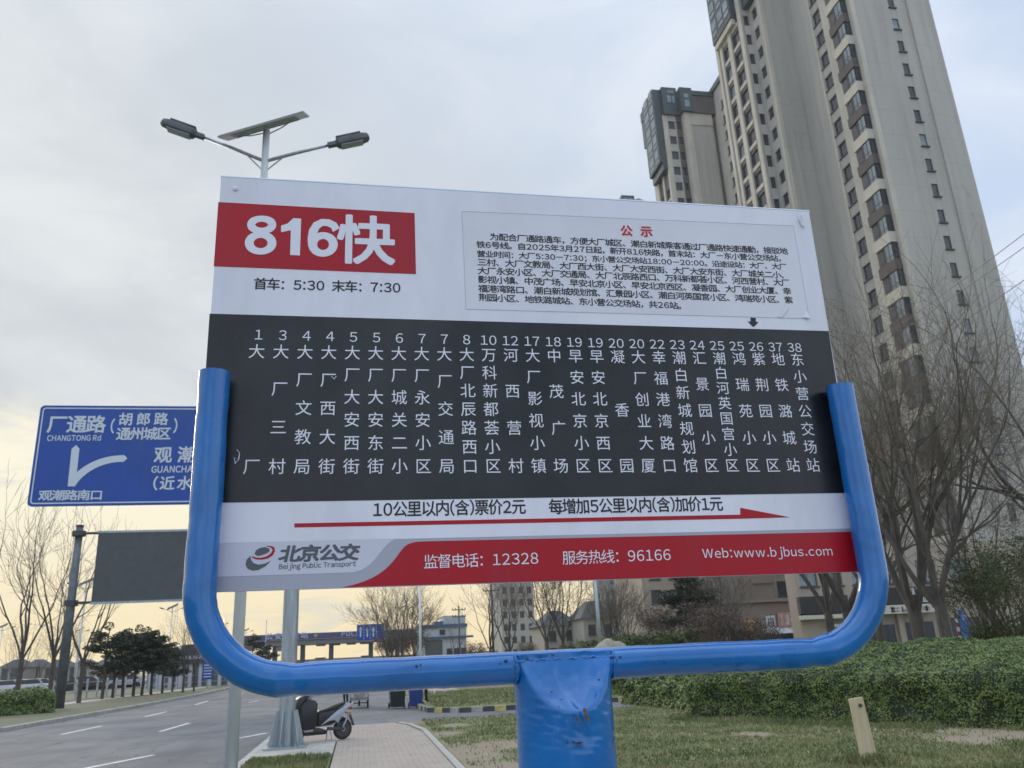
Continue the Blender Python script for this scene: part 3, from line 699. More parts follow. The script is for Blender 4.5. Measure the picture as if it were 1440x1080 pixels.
for (x, y, r) in ((822, 1000, .0035), (826, 1010, .003), (811, 1011, .0015), (824, 1006, .002)):
    p = at(x, y, 1.383); pts = [(p.x+r*random.uniform(.5, 1.1)*math.cos(a), p.y-.0035, p.z+1.6*r*random.uniform(.5, 1.1)*math.sin(a)) for a in [i*math.pi/4 for i in range(8)]]
    b.prism(pts, (0, .004, 0))
shift(b.build('rust_spot', M_RUST, stop))
#==================================================================== POLES, SIGNS AND LAMPS NEAR THE ROAD
def rz_tag_empty(*a, **k): return empty(*a, **k)
# --- cantilever direction sign
gY = atZ(402, 1050, .03).y; gX = atZ(402, 1050, .03).x
gs = empty('direction_sign', (gX, gY, 0), 'blue overhead direction sign with white route arrow on a thick gusseted steel pole', 'road sign')
def loc(o, root): o.location = -root.location; return o
TOPZ = 7.2
loc(MB().tube([(gX, gY, .03), (gX, gY, 3.5), (gX, gY, TOPZ)], [.17, .158, .145], 28).build('pole', M_GALV, gs, smooth=False), gs)
autosmooth(gs.children[-1])
loc(MB().box(gX-.42, gX+.42, gY-.42, gY+.42, .014, .045).build('base_plate', M_GALV, gs), gs)
for k in range(6):
    a = k*math.pi/3+.25; d = Vector((math.cos(a), math.sin(a), 0)); n = Vector((-d.y, d.x, 0))*.009; c = Vector((gX, gY, 0))
    r0, r1 = .165, .36
    p = [c+d*r0+Vector((0, 0, .045)), c+d*r1+Vector((0, 0, .045)), c+d*r1+Vector((0, 0, .10)), c+d*(r0+.05)+Vector((0, 0, .72)), c+d*r0+Vector((0, 0, .72))]
    loc(MB().prism([x-n for x in p], n*2).build('gusset', M_GALV, gs), gs)
for k in range(8):
    a = k*math.pi/4+.6; x, y = gX+.36*math.cos(a), gY+.36*math.sin(a)
    loc(MB().tube([(x, y, .045), (x, y, .10)], .02, 6).build('bolt', M_GALV, gs), gs)
sY = gY-.45
sx0 = at(37, 712, sY).x; sx0b = at(58, 571, sY).x; sx0 = (sx0+sx0b)/2; sx1 = gX+.55; sz0 = at(37, 712.5, sY).z; sz1 = at(58, 570, sY).z
def rrect(x0, x1, z0, z1, r, Y, n=5):
    pts = []
    for cx_, cz_, a0 in ((x1-r, z1-r, 0), (x0+r, z1-r, 90), (x0+r, z0+r, 180), (x1-r, z0+r, 270)):
        for i in range(n+1):
            a = math.radians(a0+90*i/n); pts.append((cx_+r*math.cos(a), Y, cz_+r*math.sin(a)))
    return pts
loc(MB().prism(rrect(sx0, sx1, sz0, sz1, .09, sY), (0, .03, 0)).build('sign_panel', M_SIGNB, gs, recalc=True), gs)
o_, i_ = rrect(sx0+.05, sx1-.05, sz0+.05, sz1-.05, .07, sY-.004), rrect(sx0+.075, sx1-.075, sz0+.075, sz1-.075, .05, sY-.004)
b = MB(); n = len(o_); b.v = [tuple(p) for p in o_+i_]
for i in range(n): b.f.append((i, (i+1) % n, n+(i+1) % n, n+i)); b.mi.append(0)
loc(b.build('border_line', M_SIGNW, gs), gs)
bx = lambda x, y: (x/4.5, 540+y/4.5)
def sp(): return Print(sY-.005)
loc(sp().line('厂通路', bx(303, 256), bx(667, 256), bold=2, hs=1.0, gap=.02).build('lettering', M_SIGNW, gs), gs)
loc(sp().line('CHANGTONG Rd', bx(297, 343), bx(640, 341), bold=2, hs=1.3, gap=.05).build('lettering', M_SIGNW, gs), gs)
loc(sp().line('胡郎路', bx(753, 224), bx(1062, 222), bold=2, gap=.28).build('lettering', M_SIGNW, gs), gs)
loc(sp().line('通州城区', bx(738, 317), bx(1080, 314), bold=2).build('lettering', M_SIGNW, gs), gs)
loc(sp().line('(', bx(697, 268), bx(728, 268), bold=2, hs=1.3).build('lettering', M_SIGNW, gs), gs)
loc(sp().line(')', bx(1095, 266), bx(1126, 266), bold=2, hs=1.3).build('lettering', M_SIGNW, gs), gs)
loc(sp().line('观潮路', bx(978, 450), bx(1380, 446), bold=2, gap=.35).build('lettering', M_SIGNW, gs), gs)
loc(sp().line('GUANCHAO Rd', bx(956, 541), bx(1345, 537), bold=2, hs=1.2, gap=.05).build('lettering', M_SIGNW, gs), gs)
loc(sp().line('(近水', bx(966, 630), bx(1212, 627), bold=2, gap=.2).build('lettering', M_SIGNW, gs), gs)
loc(sp().line('观潮路南口', bx(246, 706), bx(650, 703), bold=2, hs=.85).build('lettering', M_SIGNW, gs), gs)
P = sp(); P.Y = sY-.006
for pts in ([(428, 648), (453, 410), (482, 386), (503, 410), (486, 560), (475, 648)],):
    P.pp([bx(*p) for p in pts])
cu = bez((474, 648), (500, 600), (600, 492), (782, 492), 12); ci = bez((482, 562), (560, 490), (670, 450), (786, 450), 12)
for i in range(12):
    P.Y = sY-.0075
    P.pp([bx(*cu[i]), bx(*cu[i+1]), bx(*ci[i+1]), bx(*ci[i])])
P.pp([bx(782, 492), bx(806, 470), bx(786, 450)])
loc(P.build('route_arrow', M_SIGNW, gs), gs)
for zc in (sz0+.45, sz1-.45):
    loc(MB().tube([(sx0+.3, sY+.13, zc), (gX+.5, sY+.13, zc)], .055, 12).build('arm', M_GALV, gs, smooth=True), gs)
    loc(MB().box(gX-.2, gX+.2, sY+.1, gY+.2, zc-.09, zc+.09).build('clamp', M_GALV, gs), gs)
# --- solar street lamps
def lamp_mesh(root, H, detail=True):
    o = root
    MB().tube([(0, 0, 0), (0, 0, H*.55), (0, 0, H)], [.105, .088, .07], 20 if detail else 8).build('pole', M_WPAINT, o, smooth=True)
    for s, ex, ez0, ez1 in ((-1, 1.25, -.70, -.27), (1, 1.28, -.70, -.28)):
        MB().tube([(s*.06, 0, H+ez0-.04), (s*ex*.5, 0, H+(ez0+ez1)/2-.02), (s*ex, 0, H+ez1)], [.037, .034, .03], 10).build('arm', M_GALV, o, smooth=True)
        MB().tube([(s*.06, 0, H-.96), (s*.42, 0, H-.58)], .014, 6).build('brace', M_GALV, o)
        d = Vector((s*ex, 0, ez1-ez0)).normalized(); up = Vector((-d.z*s, 0, abs(d.x))); c = Vector((s*ex, 0, H+ez1))
        b = MB(); yv = Vector((0, 1, 0))
        b.obox(c+d*.09, d*.10, yv*.055, up*.05)
        me = b.build('lamp_head', M_LAMPH, o, recalc=True, bevel=.012)
        b2 = MB(); n = 10; sec = []
        prof = [(0.17, .07, .06), (.22, .12, .10), (.50, .135, .105), (.74, .13, .10), (.86, .10, .085), (.90, .05, .05)]
        for (t, wy, hz) in prof:
            for k in range(12):
                a = 2*math.pi*k/12; cs, sn = math.cos(a), math.sin(a)
                cs = math.copysign(abs(cs)**.6, cs); sn = math.copysign(abs(sn)**.6, sn)
                b2.v.append(tuple(c+d*t+yv*wy*cs+up*hz*sn))
        for i in range(len(prof)-1):
            for k in range(12): b2.f.append((i*12+k, i*12+(k+1) % 12, (i+1)*12+(k+1) % 12, (i+1)*12+k)); b2.mi.append(0)
        b2.f.append(tuple(range(12))); b2.f.append(tuple(range(60, 72))); b2.mi += [0, 0]
        h = b2.build('lamp_body', M_LAMPH, o, recalc=True); autosmooth(h, 40)
        if detail:
            b3 = MB()
            b3.obox(c+d*.47+up*.112, d*.27, yv*.10, up*.016)
            b3.build('heat_sink', M_LAMPH, o, recalc=True, bevel=.008)
            MB().obox(c+d*.5-up*.105, d*.24, yv*.10, up*.006).build('lens', M_PANEL, o)
    # tilted solar panel and its struts
    tx = math.radians(24)
    ux = Vector((math.cos(tx), .0, math.sin(tx))); uy = Vector((.06, .855, .515)).normalized(); nn = ux.cross(uy).normalized(); c = Vector((-.03, 0, H+.10))
    MB().obox(c, ux*.92, uy*.46, nn*.018).build('solar_panel', M_PANEL, o)
    MB().obox(c+nn*.022, ux*.90, uy*.44, nn*.003).build('solar_cells', M_PV, o)
    b = MB()
    for s in (-.6, 0, .6): b.obox(c-nn*.03+uy*s*.5, ux*.7, uy*.015, nn*.012)
    b.build('panel_rails', M_GALV, o)
    for s, e in ((-1, -.60), (1, .60)):
        p0 = Vector((s*.06, 0, H-.08)); p1 = c+ux*e-nn*.035
        MB().tube([p0, p0.lerp(p1, .5)+Vector((0, 0, -.03)), p1], .013, 6).build('strut', M_GALV, o)
H0 = None
lx, ly = -2.28, 15.39
HL = at(375, 182, ly).z-.02
_m = at(375, 182, ly); lx = _m.x
lamp = empty('solar_street_lamp', (lx, ly, -.02), 'nearest solar street lamp, pale pole with twin heads rising behind the route board', 'street lamp', 'solar street lamps')
lamp_mesh(lamp, HL+.02)
far_lamps = [((122, 818), 'solar street lamp just right of the dark screen pole', .86), ((112, 885), 'small solar street lamp behind the leaning bare tree next to the screen pole', .6),
             ((243, 853), 'solar street lamp above the dark pines, left of the blue frame', .8), ((310, 876), 'solar street lamp seen just inside the left bend of the blue frame', .8),
             ((346, 886), 'tiny solar street lamp above the left end of the checkpoint canopy', .8), ((4, 880), 'faint solar street lamp at the left edge of the photo', .6), ((567, 853), 'solar street lamp standing among bare trees right of the lane sign', .8),
             ((192, 905), 'solar street lamp with its panel showing between two pine crowns', .6)]
proto = None
for (px, lab, hh) in far_lamps:
    p = atZ(px[0], px[1], HL*hh)
    if proto is None:
        c = empty('solar_street_lamp', (p.x, p.y, -.1), lab, 'street lamp', 'solar street lamps'); lamp_mesh(c, HL, False); proto = c
    else:
        c = copy_tree(proto); c.location = (p.x, p.y, -.1); c['label'] = lab
    c.scale = (hh, hh, hh); c.rotation_euler.z = random.uniform(-.5, .3)
# --- variable message sign seen from behind
vY = 50.0; vb = at(82, 975, vY); vt = at(115, 741, vY)
vs = empty('message_screen_sign', ((vb.x+vt.x)/2, vY, 0), 'dark roadside message screen seen from behind, hung from a tall grey pole on the left', 'screen sign')
vx = (vb.x+vt.x)/2
loc(MB().tube([(vx, vY, -.1), (vx, vY, 5), (vx, vY, vt.z)], [.27, .23, .19], 20).build('pole', M_DKMET if 0 else mat('weathered_steel', (.13, .145, .16), .5, .4, var=.2), vs, smooth=True), vs)
c0, c1 = at(137, 750, vY), at(290, 843, vY); x0 = (at(137, 750, vY).x+at(135, 843, vY).x)/2; x1 = at(288, 800, vY).x
loc(MB().box(x0, x1, vY-.35, vY+.15, c1.z, c0.z).build('screen_box', M_SIGNBACK, vs, bevel=.04), vs)
for zc in (c0.z+.02, c1.z-.02): loc(MB().box(x0-.03, x1, vY-.38, vY-.30, zc-.06, zc+.06).build('frame_rail', M_GALV, vs), vs)
for zc in (c0.z+.0, c1.z+.05):
    loc(MB().tube([(vx, vY-.1, zc), (x0+.1, vY-.1, zc)], .07, 8).build('arm', M_DKMET, vs), vs)
    loc(MB().tube([(vx-.34, vY, zc), (vx+.34, vY, zc)], [.16, .16], 10).build('clamp', M_DKMET, vs), vs)
    loc(MB().tube([(vx, vY, zc-.14), (vx, vY, zc+.14)], [.36, .36], 16).build('collar', M_DKMET, vs), vs)
loc(MB().tube([(vx, vY, vt.z), (vx, vY, vt.z+.10)], .21, 16).build('cap', M_DKMET, vs), vs)
loc(MB().tube([(vx+.05, vY, vt.z), (vx+.05, vY, vt.z+1.1)], .012, 4).build('antenna', M_DKMET, vs), vs)

#==================================================================== SCOOTER
M_PLASB = mat('black_plastic', (.018, .018, .02), .35, var=.2); M_PLASW = mat('silver_bodywork', (.36, .40, .46), .25, var=.08); M_RUB = mat('tyre_rubber', (.02, .02, .02), .8, var=.2)
M_RED = mat('red_lens', (.35, .02, .01), .2, var=0); M_AMB = mat('amber_lens', (.5, .18, .02), .2, var=0)
sc = empty('electric_scooter', (-.36, 19.85, .006), 'silver and black electric scooter parked on its stand behind the gusseted steel pole', 'scooter', rz=0)
def wheel(parent, x, r, w=.1):
    b = MB(); prof = [(r-.055, -w/2), (r-.012, -w/2), (r, -w/4), (r, w/4), (r-.012, w/2), (r-.055, w/2)]; n = 28
    for k in range(n):
        a = 2*math.pi*k/n
        for (rr, yy) in prof: b.v.append((x+rr*math.cos(a), yy, r+rr*math.sin(a)))
    m_ = len(prof)
    for k in range(n):
        for j in range(m_): b.f.append((k*m_+j, k*m_+(j+1) % m_, ((k+1) % n)*m_+(j+1) % m_, ((k+1) % n)*m_+j)); b.mi.append(0)
    t = b.build('wheel', M_RUB, parent, recalc=True); autosmooth(t, 40)
    b = MB().tube([(x, -w*.42, r), (x, w*.42, r)], r-.05, 24); b.build('rim', M_DKMET, t)
    MB().tube([(x, -w*.6, r), (x, w*.6, r)], .05, 14).build('hub', M_GALV, t)
def side_prism(name, pts, w, m, bev=.02, y0=None):
    y0 = -w/2 if y0 is None else y0
    o = MB().prism([(x, y0, z_) for x, z_ in pts], (0, w, 0)).build(name, m, sc, recalc=True, bevel=bev); return autosmooth(o, 50)
# faces left (-x): front wheel hidden behind the pole; rear wheel at +x
wheel(sc, .02, .235); wheel(sc, -1.18, .235, .09)
side_prism('seat', [(-.62, .70), (-.45, .735), (-.25, .80), (.02, .87), (.06, .83), (-.02, .77), (-.22, .70), (-.45, .66), (-.62, .66)], .26, M_PLASB, .025)
side_prism('tail_fairing', [(-.60, .36), (-.42, .50), (-.20, .66), (.10, .80), (.235, .83), (.22, .78), (.02, .66), (-.10, .50), (-.16, .38), (-.26, .47), (-.42, .44)], .05, M_PLASW, .012, y0=-.17)
side_prism('tail_fairing', [(-.60, .36), (-.42, .50), (-.20, .66), (.10, .80), (.235, .83), (.22, .78), (.02, .66), (-.10, .50), (-.16, .38), (-.26, .47), (-.42, .44)], .05, M_PLASW, .012, y0=.12)
side_prism('under_seat_body', [(-.66, .34), (-.64, .68), (-.40, .68), (-.10, .72), (.08, .76), (-.02, .62), (-.14, .44), (-.30, .36)], .24, M_PLASB, .02)
side_prism('floorboard', [(-1.0, .22), (-1.02, .30), (-.62, .32), (-.40, .24), (-.45, .16), (-.95, .16)], .26, M_PLASB, .02)
side_prism('footrest_trim', [(-1.02, .30), (-.78, .32), (-.78, .25), (-1.0, .24)], .30, M_PLASW, .01)
side_prism('leg_shield', [(-1.02, .28), (-.72, .30), (-.70, .60), (-.68, .86), (-.76, .95), (-.95, .98), (-1.12, .82), (-1.14, .5)], .36, M_PLASB, .04)
side_prism('front_fairing', [(-1.22, .42), (-1.14, .46), (-1.10, .80), (-.95, .99), (-.86, 1.04), (-.96, 1.10), (-1.16, 1.0), (-1.24, .8)], .30, M_PLASB, .03)
side_prism('handlebar_cowl', [(-1.10, .98), (-.84, .96), (-.76, 1.04), (-.86, 1.12), (-1.04, 1.12)], .22, M_PLASW, .03)
MB().tube([(-.92, -.32, 1.10), (-.94, -.12, 1.07), (-.94, .12, 1.07), (-.92, .32, 1.10)], .017, 8).build('handlebar', M_PLASB, sc, smooth=True)
for s in (-1, 1):
    MB().tube([(-.92, s*.22, 1.09), (-.86, s*.30, 1.2), (-.80, s*.34, 1.26)], .009, 6).build('mirror_stem', M_PLASB, sc)
    o = MB().tube([(-.82, s*.34, 1.26), (-.79, s*.35, 1.27), (-.76, s*.36, 1.28)], [.045, .065, .06], 12).build('mirror', M_PLASB, sc, smooth=True)
MB().tube([(-1.0, .0, .95), (-1.18, 0, .24)], .03, 8).build('fork', M_DKMET, sc)
side_prism('rear_mudguard', [(-.14, .50), (.0, .52), (.14, .45), (.22, .34), (.205, .33), (.12, .42), (.0, .485), (-.13, .47)], .12, M_PLASB, .006)
MB().obox((.25, 0, .43), Vector((.05, 0, -.13)), Vector((0, .06, 0)), Vector((.008, 0, .004))).build('mud_flap', M_PLASB, sc)
MB().box(.16, .245, -.07, .07, .67, .73).build('tail_light', M_RED, sc, bevel=.01)
for s in (-1, 1): MB().box(.13, .19, s*.12-.02, s*.12+.02, .58, .62).build('indicator', M_AMB, sc, bevel=.008)
side_prism('swing_arm', [(-.42, .24), (-.40, .32), (.04, .27), (.04, .21)], .05, M_DKMET, .01, y0=-.10)
MB().tube([(-.02, -.12, .30), (.10, -.13, .52), (.11, -.13, .62)], .022, 8).build('shock_absorber', M_GALV, sc)
for s in (-1, 1):
    MB().tube([(-.34, s*.10, .24), (-.32, s*.16, .06), (-.34, s*.18, .0)], .014, 6).build('stand_leg', M_GALV, sc)
MB().tube([(-.34, -.18, .012), (-.12, -.19, .012)], .012, 6).build('stand_foot', M_GALV, sc)
sc.rotation_euler = (0, 0, math.radians(24)); sc.scale = (.90, .90, .90)

#==================================================================== BINS, CART, PEOPLE, STAKE
M_BINK = mat('dark_green_plastic', (.012, .022, .020), .5, var=.2); M_BINB = mat('blue_plastic', (.015, .05, .22), .5, var=.15)
def bin_(x, y, w, h, d, m, lab, rz):
    o = empty('wheelie_bin', (x, y, RZ), lab, 'rubbish bin', 'rubbish bins at the kerb', rz)
    prof = [(-w*.40, -d*.38, 0.06), (w*.40, -d*.38, .06), (w*.40, d*.38, .06), (-w*.40, d*.38, .06), (-w/2, -d/2, h*.9), (w/2, -d/2, h*.9), (w/2, d/2, h*.9), (-w/2, d/2, h*.9)]
    b = MB(); b.v = list(prof); b.f = [(0, 3, 2, 1), (4, 5, 6, 7), (0, 1, 5, 4), (1, 2, 6, 5), (2, 3, 7, 6), (3, 0, 4, 7)]; b.mi = [0]*6
    b.build('body', m, o, bevel=.015)
    MB().box(-w*.53, w*.53, -d*.53, d*.53, h*.9, h*.97).build('lid', m, o, bevel=.02)
    MB().tube([(-w*.4, d*.55, h*.92), (w*.4, d*.55, h*.92)], .02, 6).build('handle', m, o)
    for s in (-1, 1): MB().tube([(s*w*.42, d*.35, .1), (s*w*.5, d*.35, .1)], .10, 14).build('wheel', M_RUB, o)
    for k in (-.25, 0, .25): MB().box(k*w-.012, k*w+.012, -d*.47, -d*.42, .2, h*.8).build('rib', m, o)
p = atZ(559, 997, RZ); bin_(p.x, p.y+.3, .62, 1.22, .7, M_BINK, 'dark green wheeled rubbish bin standing left of the blue bin', .05)
p = atZ(585, 996, RZ); bin_(p.x+.02, p.y+.3, .58, 1.18, .7, M_BINB, 'blue wheeled rubbish bin at the kerb corner', -.06)
# cargo cart
p = atZ(505, 997, RZ)
ct = empty('cargo_tricycle', (p.x, p.y+.4, RZ), 'small grey cargo tricycle seen from behind, below the blue cross tube', 'tricycle')
M_CART = mat('cart_metal', (.30, .30, .29), .5, .3, var=.3, scale=6)
for s in (-1, 1):
    w_ = MB().tube([(s*.33-.035, 0, .2), (s*.33+.035, 0, .2)], .2, 20).build('wheel', M_RUB, ct)
    MB().tube([(s*.33-.04, 0, .2), (s*.33+.04, 0, .2)], .11, 12).build('rim', M_GALV, w_)
MB().tube([(-.33, 0, .2), (.33, 0, .2)], .02, 8).build('axle', M_DKMET, ct)
MB().box(-.34, .34, -.35, 1.1, .30, .36).build('deck', M_CART, ct)
MB().box(-.34, .34, -.37, -.33, .36, .66).build('tailboard', M_CART, ct, bevel=.01)
for s in (-1, 1): MB().box(s*.34-.02, s*.34+.02, -.33, 1.1, .36, .66).build('side_board', M_CART, ct)
for s in (-1, 1): MB().box(s*.27-.05, s*.27+.05, -.40, -.372, .42, .54).build('tail_light', mat('pale_plate', (.5, .5, .5), .5, var=.1), ct)
MB().tube([(0, 1.1, .4), (0, 1.7, .85)], .025, 8).build('frame', M_DKMET, ct); MB().tube([(0, 1.9, .25-.04), (.0, 1.9, .29)], .05, 8).build('front_hub', M_DKMET, ct)
o = MB().tube([(-.04, 1.9, .25), (.04, 1.9, .25)], .25, 20).build('wheel', M_RUB, ct)
MB().tube([(-.28, 1.7, .95), (.28, 1.7, .95)], .016, 8).build('handlebar', M_DKMET, ct)
# people (mostly hidden behind the tube)
M_CLOTH = mat('black_cloth', (.012, .012, .015), .9, var=.3, scale=8); M_COAT = mat('dark_coat', (.03, .035, .05), .9, var=.2); M_SKIN = mat('skin', (.45, .28, .2), .55, var=.05); M_HAIR = mat('dark_hair', (.012, .010, .009), .6, var=.2)
def person(x, y, z0, h, lab, rz, stride=.12, coat=M_COAT):
    root = empty('person', (x, y, z0), lab, 'person', None, rz); k = h/1.7
    V = [(0, 0, .92), (0, 0, 1.08), (0, 0, 1.28), (0, 0, 1.42), (0, 0, 1.50), (0, .01, 1.60), (0, .01, 1.69),
         (-.09, 0, .90), (-.10, stride*.5, .50), (-.10, stride*.2, .08), (-.10, stride*.2-.14, .035),
         (.09, 0, .90), (.10, -stride*.6, .50), (.10, -stride, .09), (.10, -stride-.14, .035),
         (-.18, 0, 1.38), (-.24, -.02, 1.12), (-.25, -.10, .90), (-.25, -.14, .80),
         (.18, 0, 1.38), (.24, .03, 1.12), (.25, .0, .88), (.25, -.02, .78)]
    R = [.13, .125, .145, .11, .052, .095, .07, .092, .062, .045, .032, .092, .062, .045, .032, .062, .045, .034, .030, .062, .045, .034, .030]
    E_ = [(0, 1), (1, 2), (2, 3), (3, 4), (4, 5), (5, 6), (0, 7), (7, 8), (8, 9), (9, 10), (0, 11), (11, 12), (12, 13), (13, 14), (3, 15), (15, 16), (16, 17), (17, 18), (3, 19), (19, 20), (20, 21), (21, 22)]
    me = bpy.data.meshes.new('body'); me.from_pydata([tuple(c*k for c in v) for v in V], E_, [])
    o = link('body', me, None, root); sk = o.modifiers.new('skin', 'SKIN'); o.modifiers.new('sub', 'SUBSURF').levels = 2
    for i, s in enumerate(me.skin_vertices[0].data): s.radius = (R[i]*k, R[i]*k*(.8 if i < 4 else 1)); s.use_root = (i == 0)
    bpy.context.view_layer.update()
    m2 = bpy.data.meshes.new_from_object(o.evaluated_get(bpy.context.evaluated_depsgraph_get())); o.modifiers.clear(); o.data = m2
    for mm in (coat, M_CLOTH, M_SKIN, M_HAIR): m2.materials.append(mm)
    for p_ in m2.polygons:
        c = p_.center/k; p_.use_smooth = True
        if c.z < .93: p_.material_index = 1 if abs(c.x) < .2 or c.z < .7 else (0 if c.z > .88 else 2)
        elif c.z > 1.47: p_.material_index = 2 if (c.y < .0 and c.z < 1.66) or c.z < 1.52 else 3
    # face, ears and shoes as their own small parts
    MB().tube([(0, -.095*k, 1.60*k), (0, -.115*k, 1.585*k)], [.010*k, .014*k], 6).build('nose', M_SKIN, root)
    for s in (-1, 1):
        MB().tube([(s*.085*k, .01*k, 1.61*k), (s*.10*k, .015*k, 1.61*k)], [.022*k, .018*k], 8).build('ear', M_SKIN, root)
        MB().tube([(s*.033*k, -.078*k, 1.625*k), (s*.033*k, -.088*k, 1.625*k)], .010*k, 6).build('eye', M_HAIR, root)
    return root
p = atZ(487, 991, RZ); person(p.x-.05, p.y+.6, RZ, 1.66, 'person in black trousers walking beside the cargo tricycle', math.pi*.9, .16)
p = atZ(600, 988, 0); person(p.x, p.y+.3, 0, 1.62, 'person in black standing on the grass edge right of the blue bin', math.pi*.5, .03)
# wooden stake
M_WOOD = mat('pale_wood', (.50, .40, .24), .8, col2=(.62, .52, .34), scale=3, stretch=(6, 6, .6), bump=.3, bscale=12)
sb = atZ(1224, 1074, 0); Ys = sb.y; tl, tr_ = at(1194.5, 983, Ys), at(1213.5, 980, Ys); bl, br = at(1213, 1072, Ys), at(1236, 1072, Ys)
st = empty('wooden_stake', (sb.x, sb.y, 0), 'pale wooden stake with a bolt, leaning in the grass in front of the hedge', 'stake')
bl = bl+(bl-tl)*.12; br = br+(br-tr_)*.12
ch = .012
loc(MB().prism([(bl.x, Ys, bl.z), (br.x, Ys, br.z), (tr_.x, Ys, tr_.z-ch), (tr_.x-ch, Ys, tr_.z), (tl.x+ch, Ys, tl.z), (tl.x, Ys, tl.z-ch)], (0, .035, 0)).build('board', M_WOOD, st, recalc=True, bevel=.004), st)
pb = at(1210, 992, Ys-.01); loc(MB().tube([(pb.x, Ys+.005, pb.z), (pb.x, Ys-.02, pb.z)], .026, 6).build('bolt', M_DKMET, st), st)

#==================================================================== VEGETATION
def rnd_perp(d, rng):
    v = Vector((rng.uniform(-1, 1), rng.uniform(-1, 1), rng.uniform(-1, 1))); v -= d*v.dot(d)
    return v.normalized() if v.length > 1e-3 else d.orthogonal().normalized()
def bare_tree(seed, H, r0, fork, spread=28, levels=4, kids=3, limbs=5, up=.12, thr=.022, rmin=.006, lean=(0, 0)):
    rng = random.Random(seed); T = MB(); C = MB()
    def limb(p, d, L, r, lev):
        n = 4 if lev < 2 else 3; pts = [p.copy()]; rad = [r]; dd = d.copy()
        for i in range(n):
            dd = (dd+rnd_perp(dd, rng)*.16+Vector((0, 0, up*(1 if lev < 3 else .5)))).normalized()
            pts.append(pts[-1]+dd*L/n); rad.append(max(rmin*.6, r*(1-.42*(i+1)/n)))
        (T if r > thr else C).tube(pts, rad, 8 if r > .08 else 6 if r > thr else 3, cap=False)
        if lev >= levels: return
        k = kids+(1 if rng.random() < .5 else 0)
        for i in range(k):
            t = 1.0 if i == 0 else rng.uniform(.35, .98); f = t*n; j = min(n-1, int(f)); q_ = pts[j].lerp(pts[j+1], f-j)
            a = math.radians(rng.uniform(6, 16) if i == 0 else rng.uniform(24, 48)); ax = rnd_perp(dd, rng)
            nd = (dd*math.cos(a)+ax*math.sin(a)).normalized()
            rr = rad[j]*(.80 if i == 0 else rng.uniform(.45, .62))
            limb(q_, nd, L*(.78 if i == 0 else rng.uniform(.52, .75)), max(rr, rmin), lev+1)
    pts = [Vector((0, 0, -.1)), Vector((0, 0, .12)), Vector((lean[0]*.4, lean[1]*.4, fork*.5)), Vector((lean[0], lean[1], fork))]
    T.tube(pts, [r0*1.45, r0*1.12, r0, r0*.97], 12, cap=False)
    L0 = (H-fork)*.44
    for i in range(limbs):
        a = 2*math.pi*(i+rng.uniform(-.25, .25))/limbs; s = math.radians(spread*rng.uniform(.55, 1.15))
        d = Vector((math.cos(a)*math.sin(s), math.sin(a)*math.sin(s), math.cos(s)))
        limb(pts[-1]-Vector((0, 0, rng.uniform(0, .25))), d, L0*rng.uniform(.85, 1.1), r0*rng.uniform(.45, .62), 0)
    return T.mesh('trunk'), C.mesh('crown')
def put_tree(meshes, loc_, label, sc_=1.0, rz=0.0, group=None, name='bare_tree', cat='tree'):
    o = empty(name, loc_, label, cat, group, rz); o.scale = (sc_,)*3
    for nm, me in zip(('trunk', 'crown'), meshes):
        if not me.materials: me.materials.append(M_BARK if nm == 'trunk' else M_TWIG)
        c = bpy.data.objects.new(nm, me); COL.objects.link(c); c.parent = o
    return o
TA = bare_tree(11, 13.5, .24, 2.6, 26, 5, 3, 5, .10, .03, .0055)
TB = bare_tree(23, 13.0, .22, 2.9, 24, 5, 3, 5, .10, .03, .0055)
TS = bare_tree(61, 12.0, .15, 3.0, 22, 4, 2, 5, .13, .03, .012)
TF = bare_tree(19, 13.0, .20, 2.7, 27, 5, 3, 5, .10, .03, .006)
TC = bare_tree(5, 12.0, .17, 2.6, 24, 4, 3, 5, .12, .03, .010)
TD = bare_tree(42, 9.0, .13, 2.4, 30, 4, 3, 5, .10, .025, .011)
TE = bare_tree(77, 8.0, .12, 1.6, 22, 4, 3, 6, .14, .025, .012)
def base(px, py_unused, Y): p = at(px, py_unused, Y); return (p.x, Y, 0)
put_tree(TA, base(1292, 890, 25), 'thick forked bare tree rising behind the hedge just right of the blue frame', .90, .4, 'bare trees behind the hedge')
put_tree(TB, base(1329, 886, 23.5), 'thickest bare tree behind the hedge, splitting into upright limbs left of the small blue sign', .84, 2.1, 'bare trees behind the hedge')
put_tree(TC, base(1169, 890, 34), 'thin bare tree before the black shop fascia, inside the right bend of the frame', 1.05, 1.0, 'bare trees behind the hedge')
put_tree(TF, base(1196, 890, 30), 'bare tree whose trunk stands directly behind the right bend of the blue frame', .95, 3.6, 'bare trees behind the hedge')
put_tree(TF, base(1238, 890, 38), 'slim bare tree farther back, seen between the frame and the thick forked trees', .95, 5.0, 'bare trees behind the hedge')
put_tree(TF, (at(1600, 885, 24).x, 24, 0), 'bare tree at the right edge whose twigs reach in over the sky', 1.05, .9, 'bare trees behind the hedge')
put_tree(TC, base(1400, 890, 36), 'bare tree behind the green shrubs at the right edge', .8, 2.0, 'bare trees behind the hedge')
lt = [(TS, 24, 55, .92, 0, 'leftmost bare tree, behind the left end of the roadside hedge'), (TS, 70, 57, .88, 2.0, 'bare tree immediately left of the screen pole'), (TS, 112, 58, .78, 4.0, 'bare tree right of the screen pole, its branches spreading below the dark screen')]
for me, px, Y, s_, rz, lab in lt: put_tree(me, base(px, 975, Y), lab, s_, rz, 'bare trees on the left roadside')
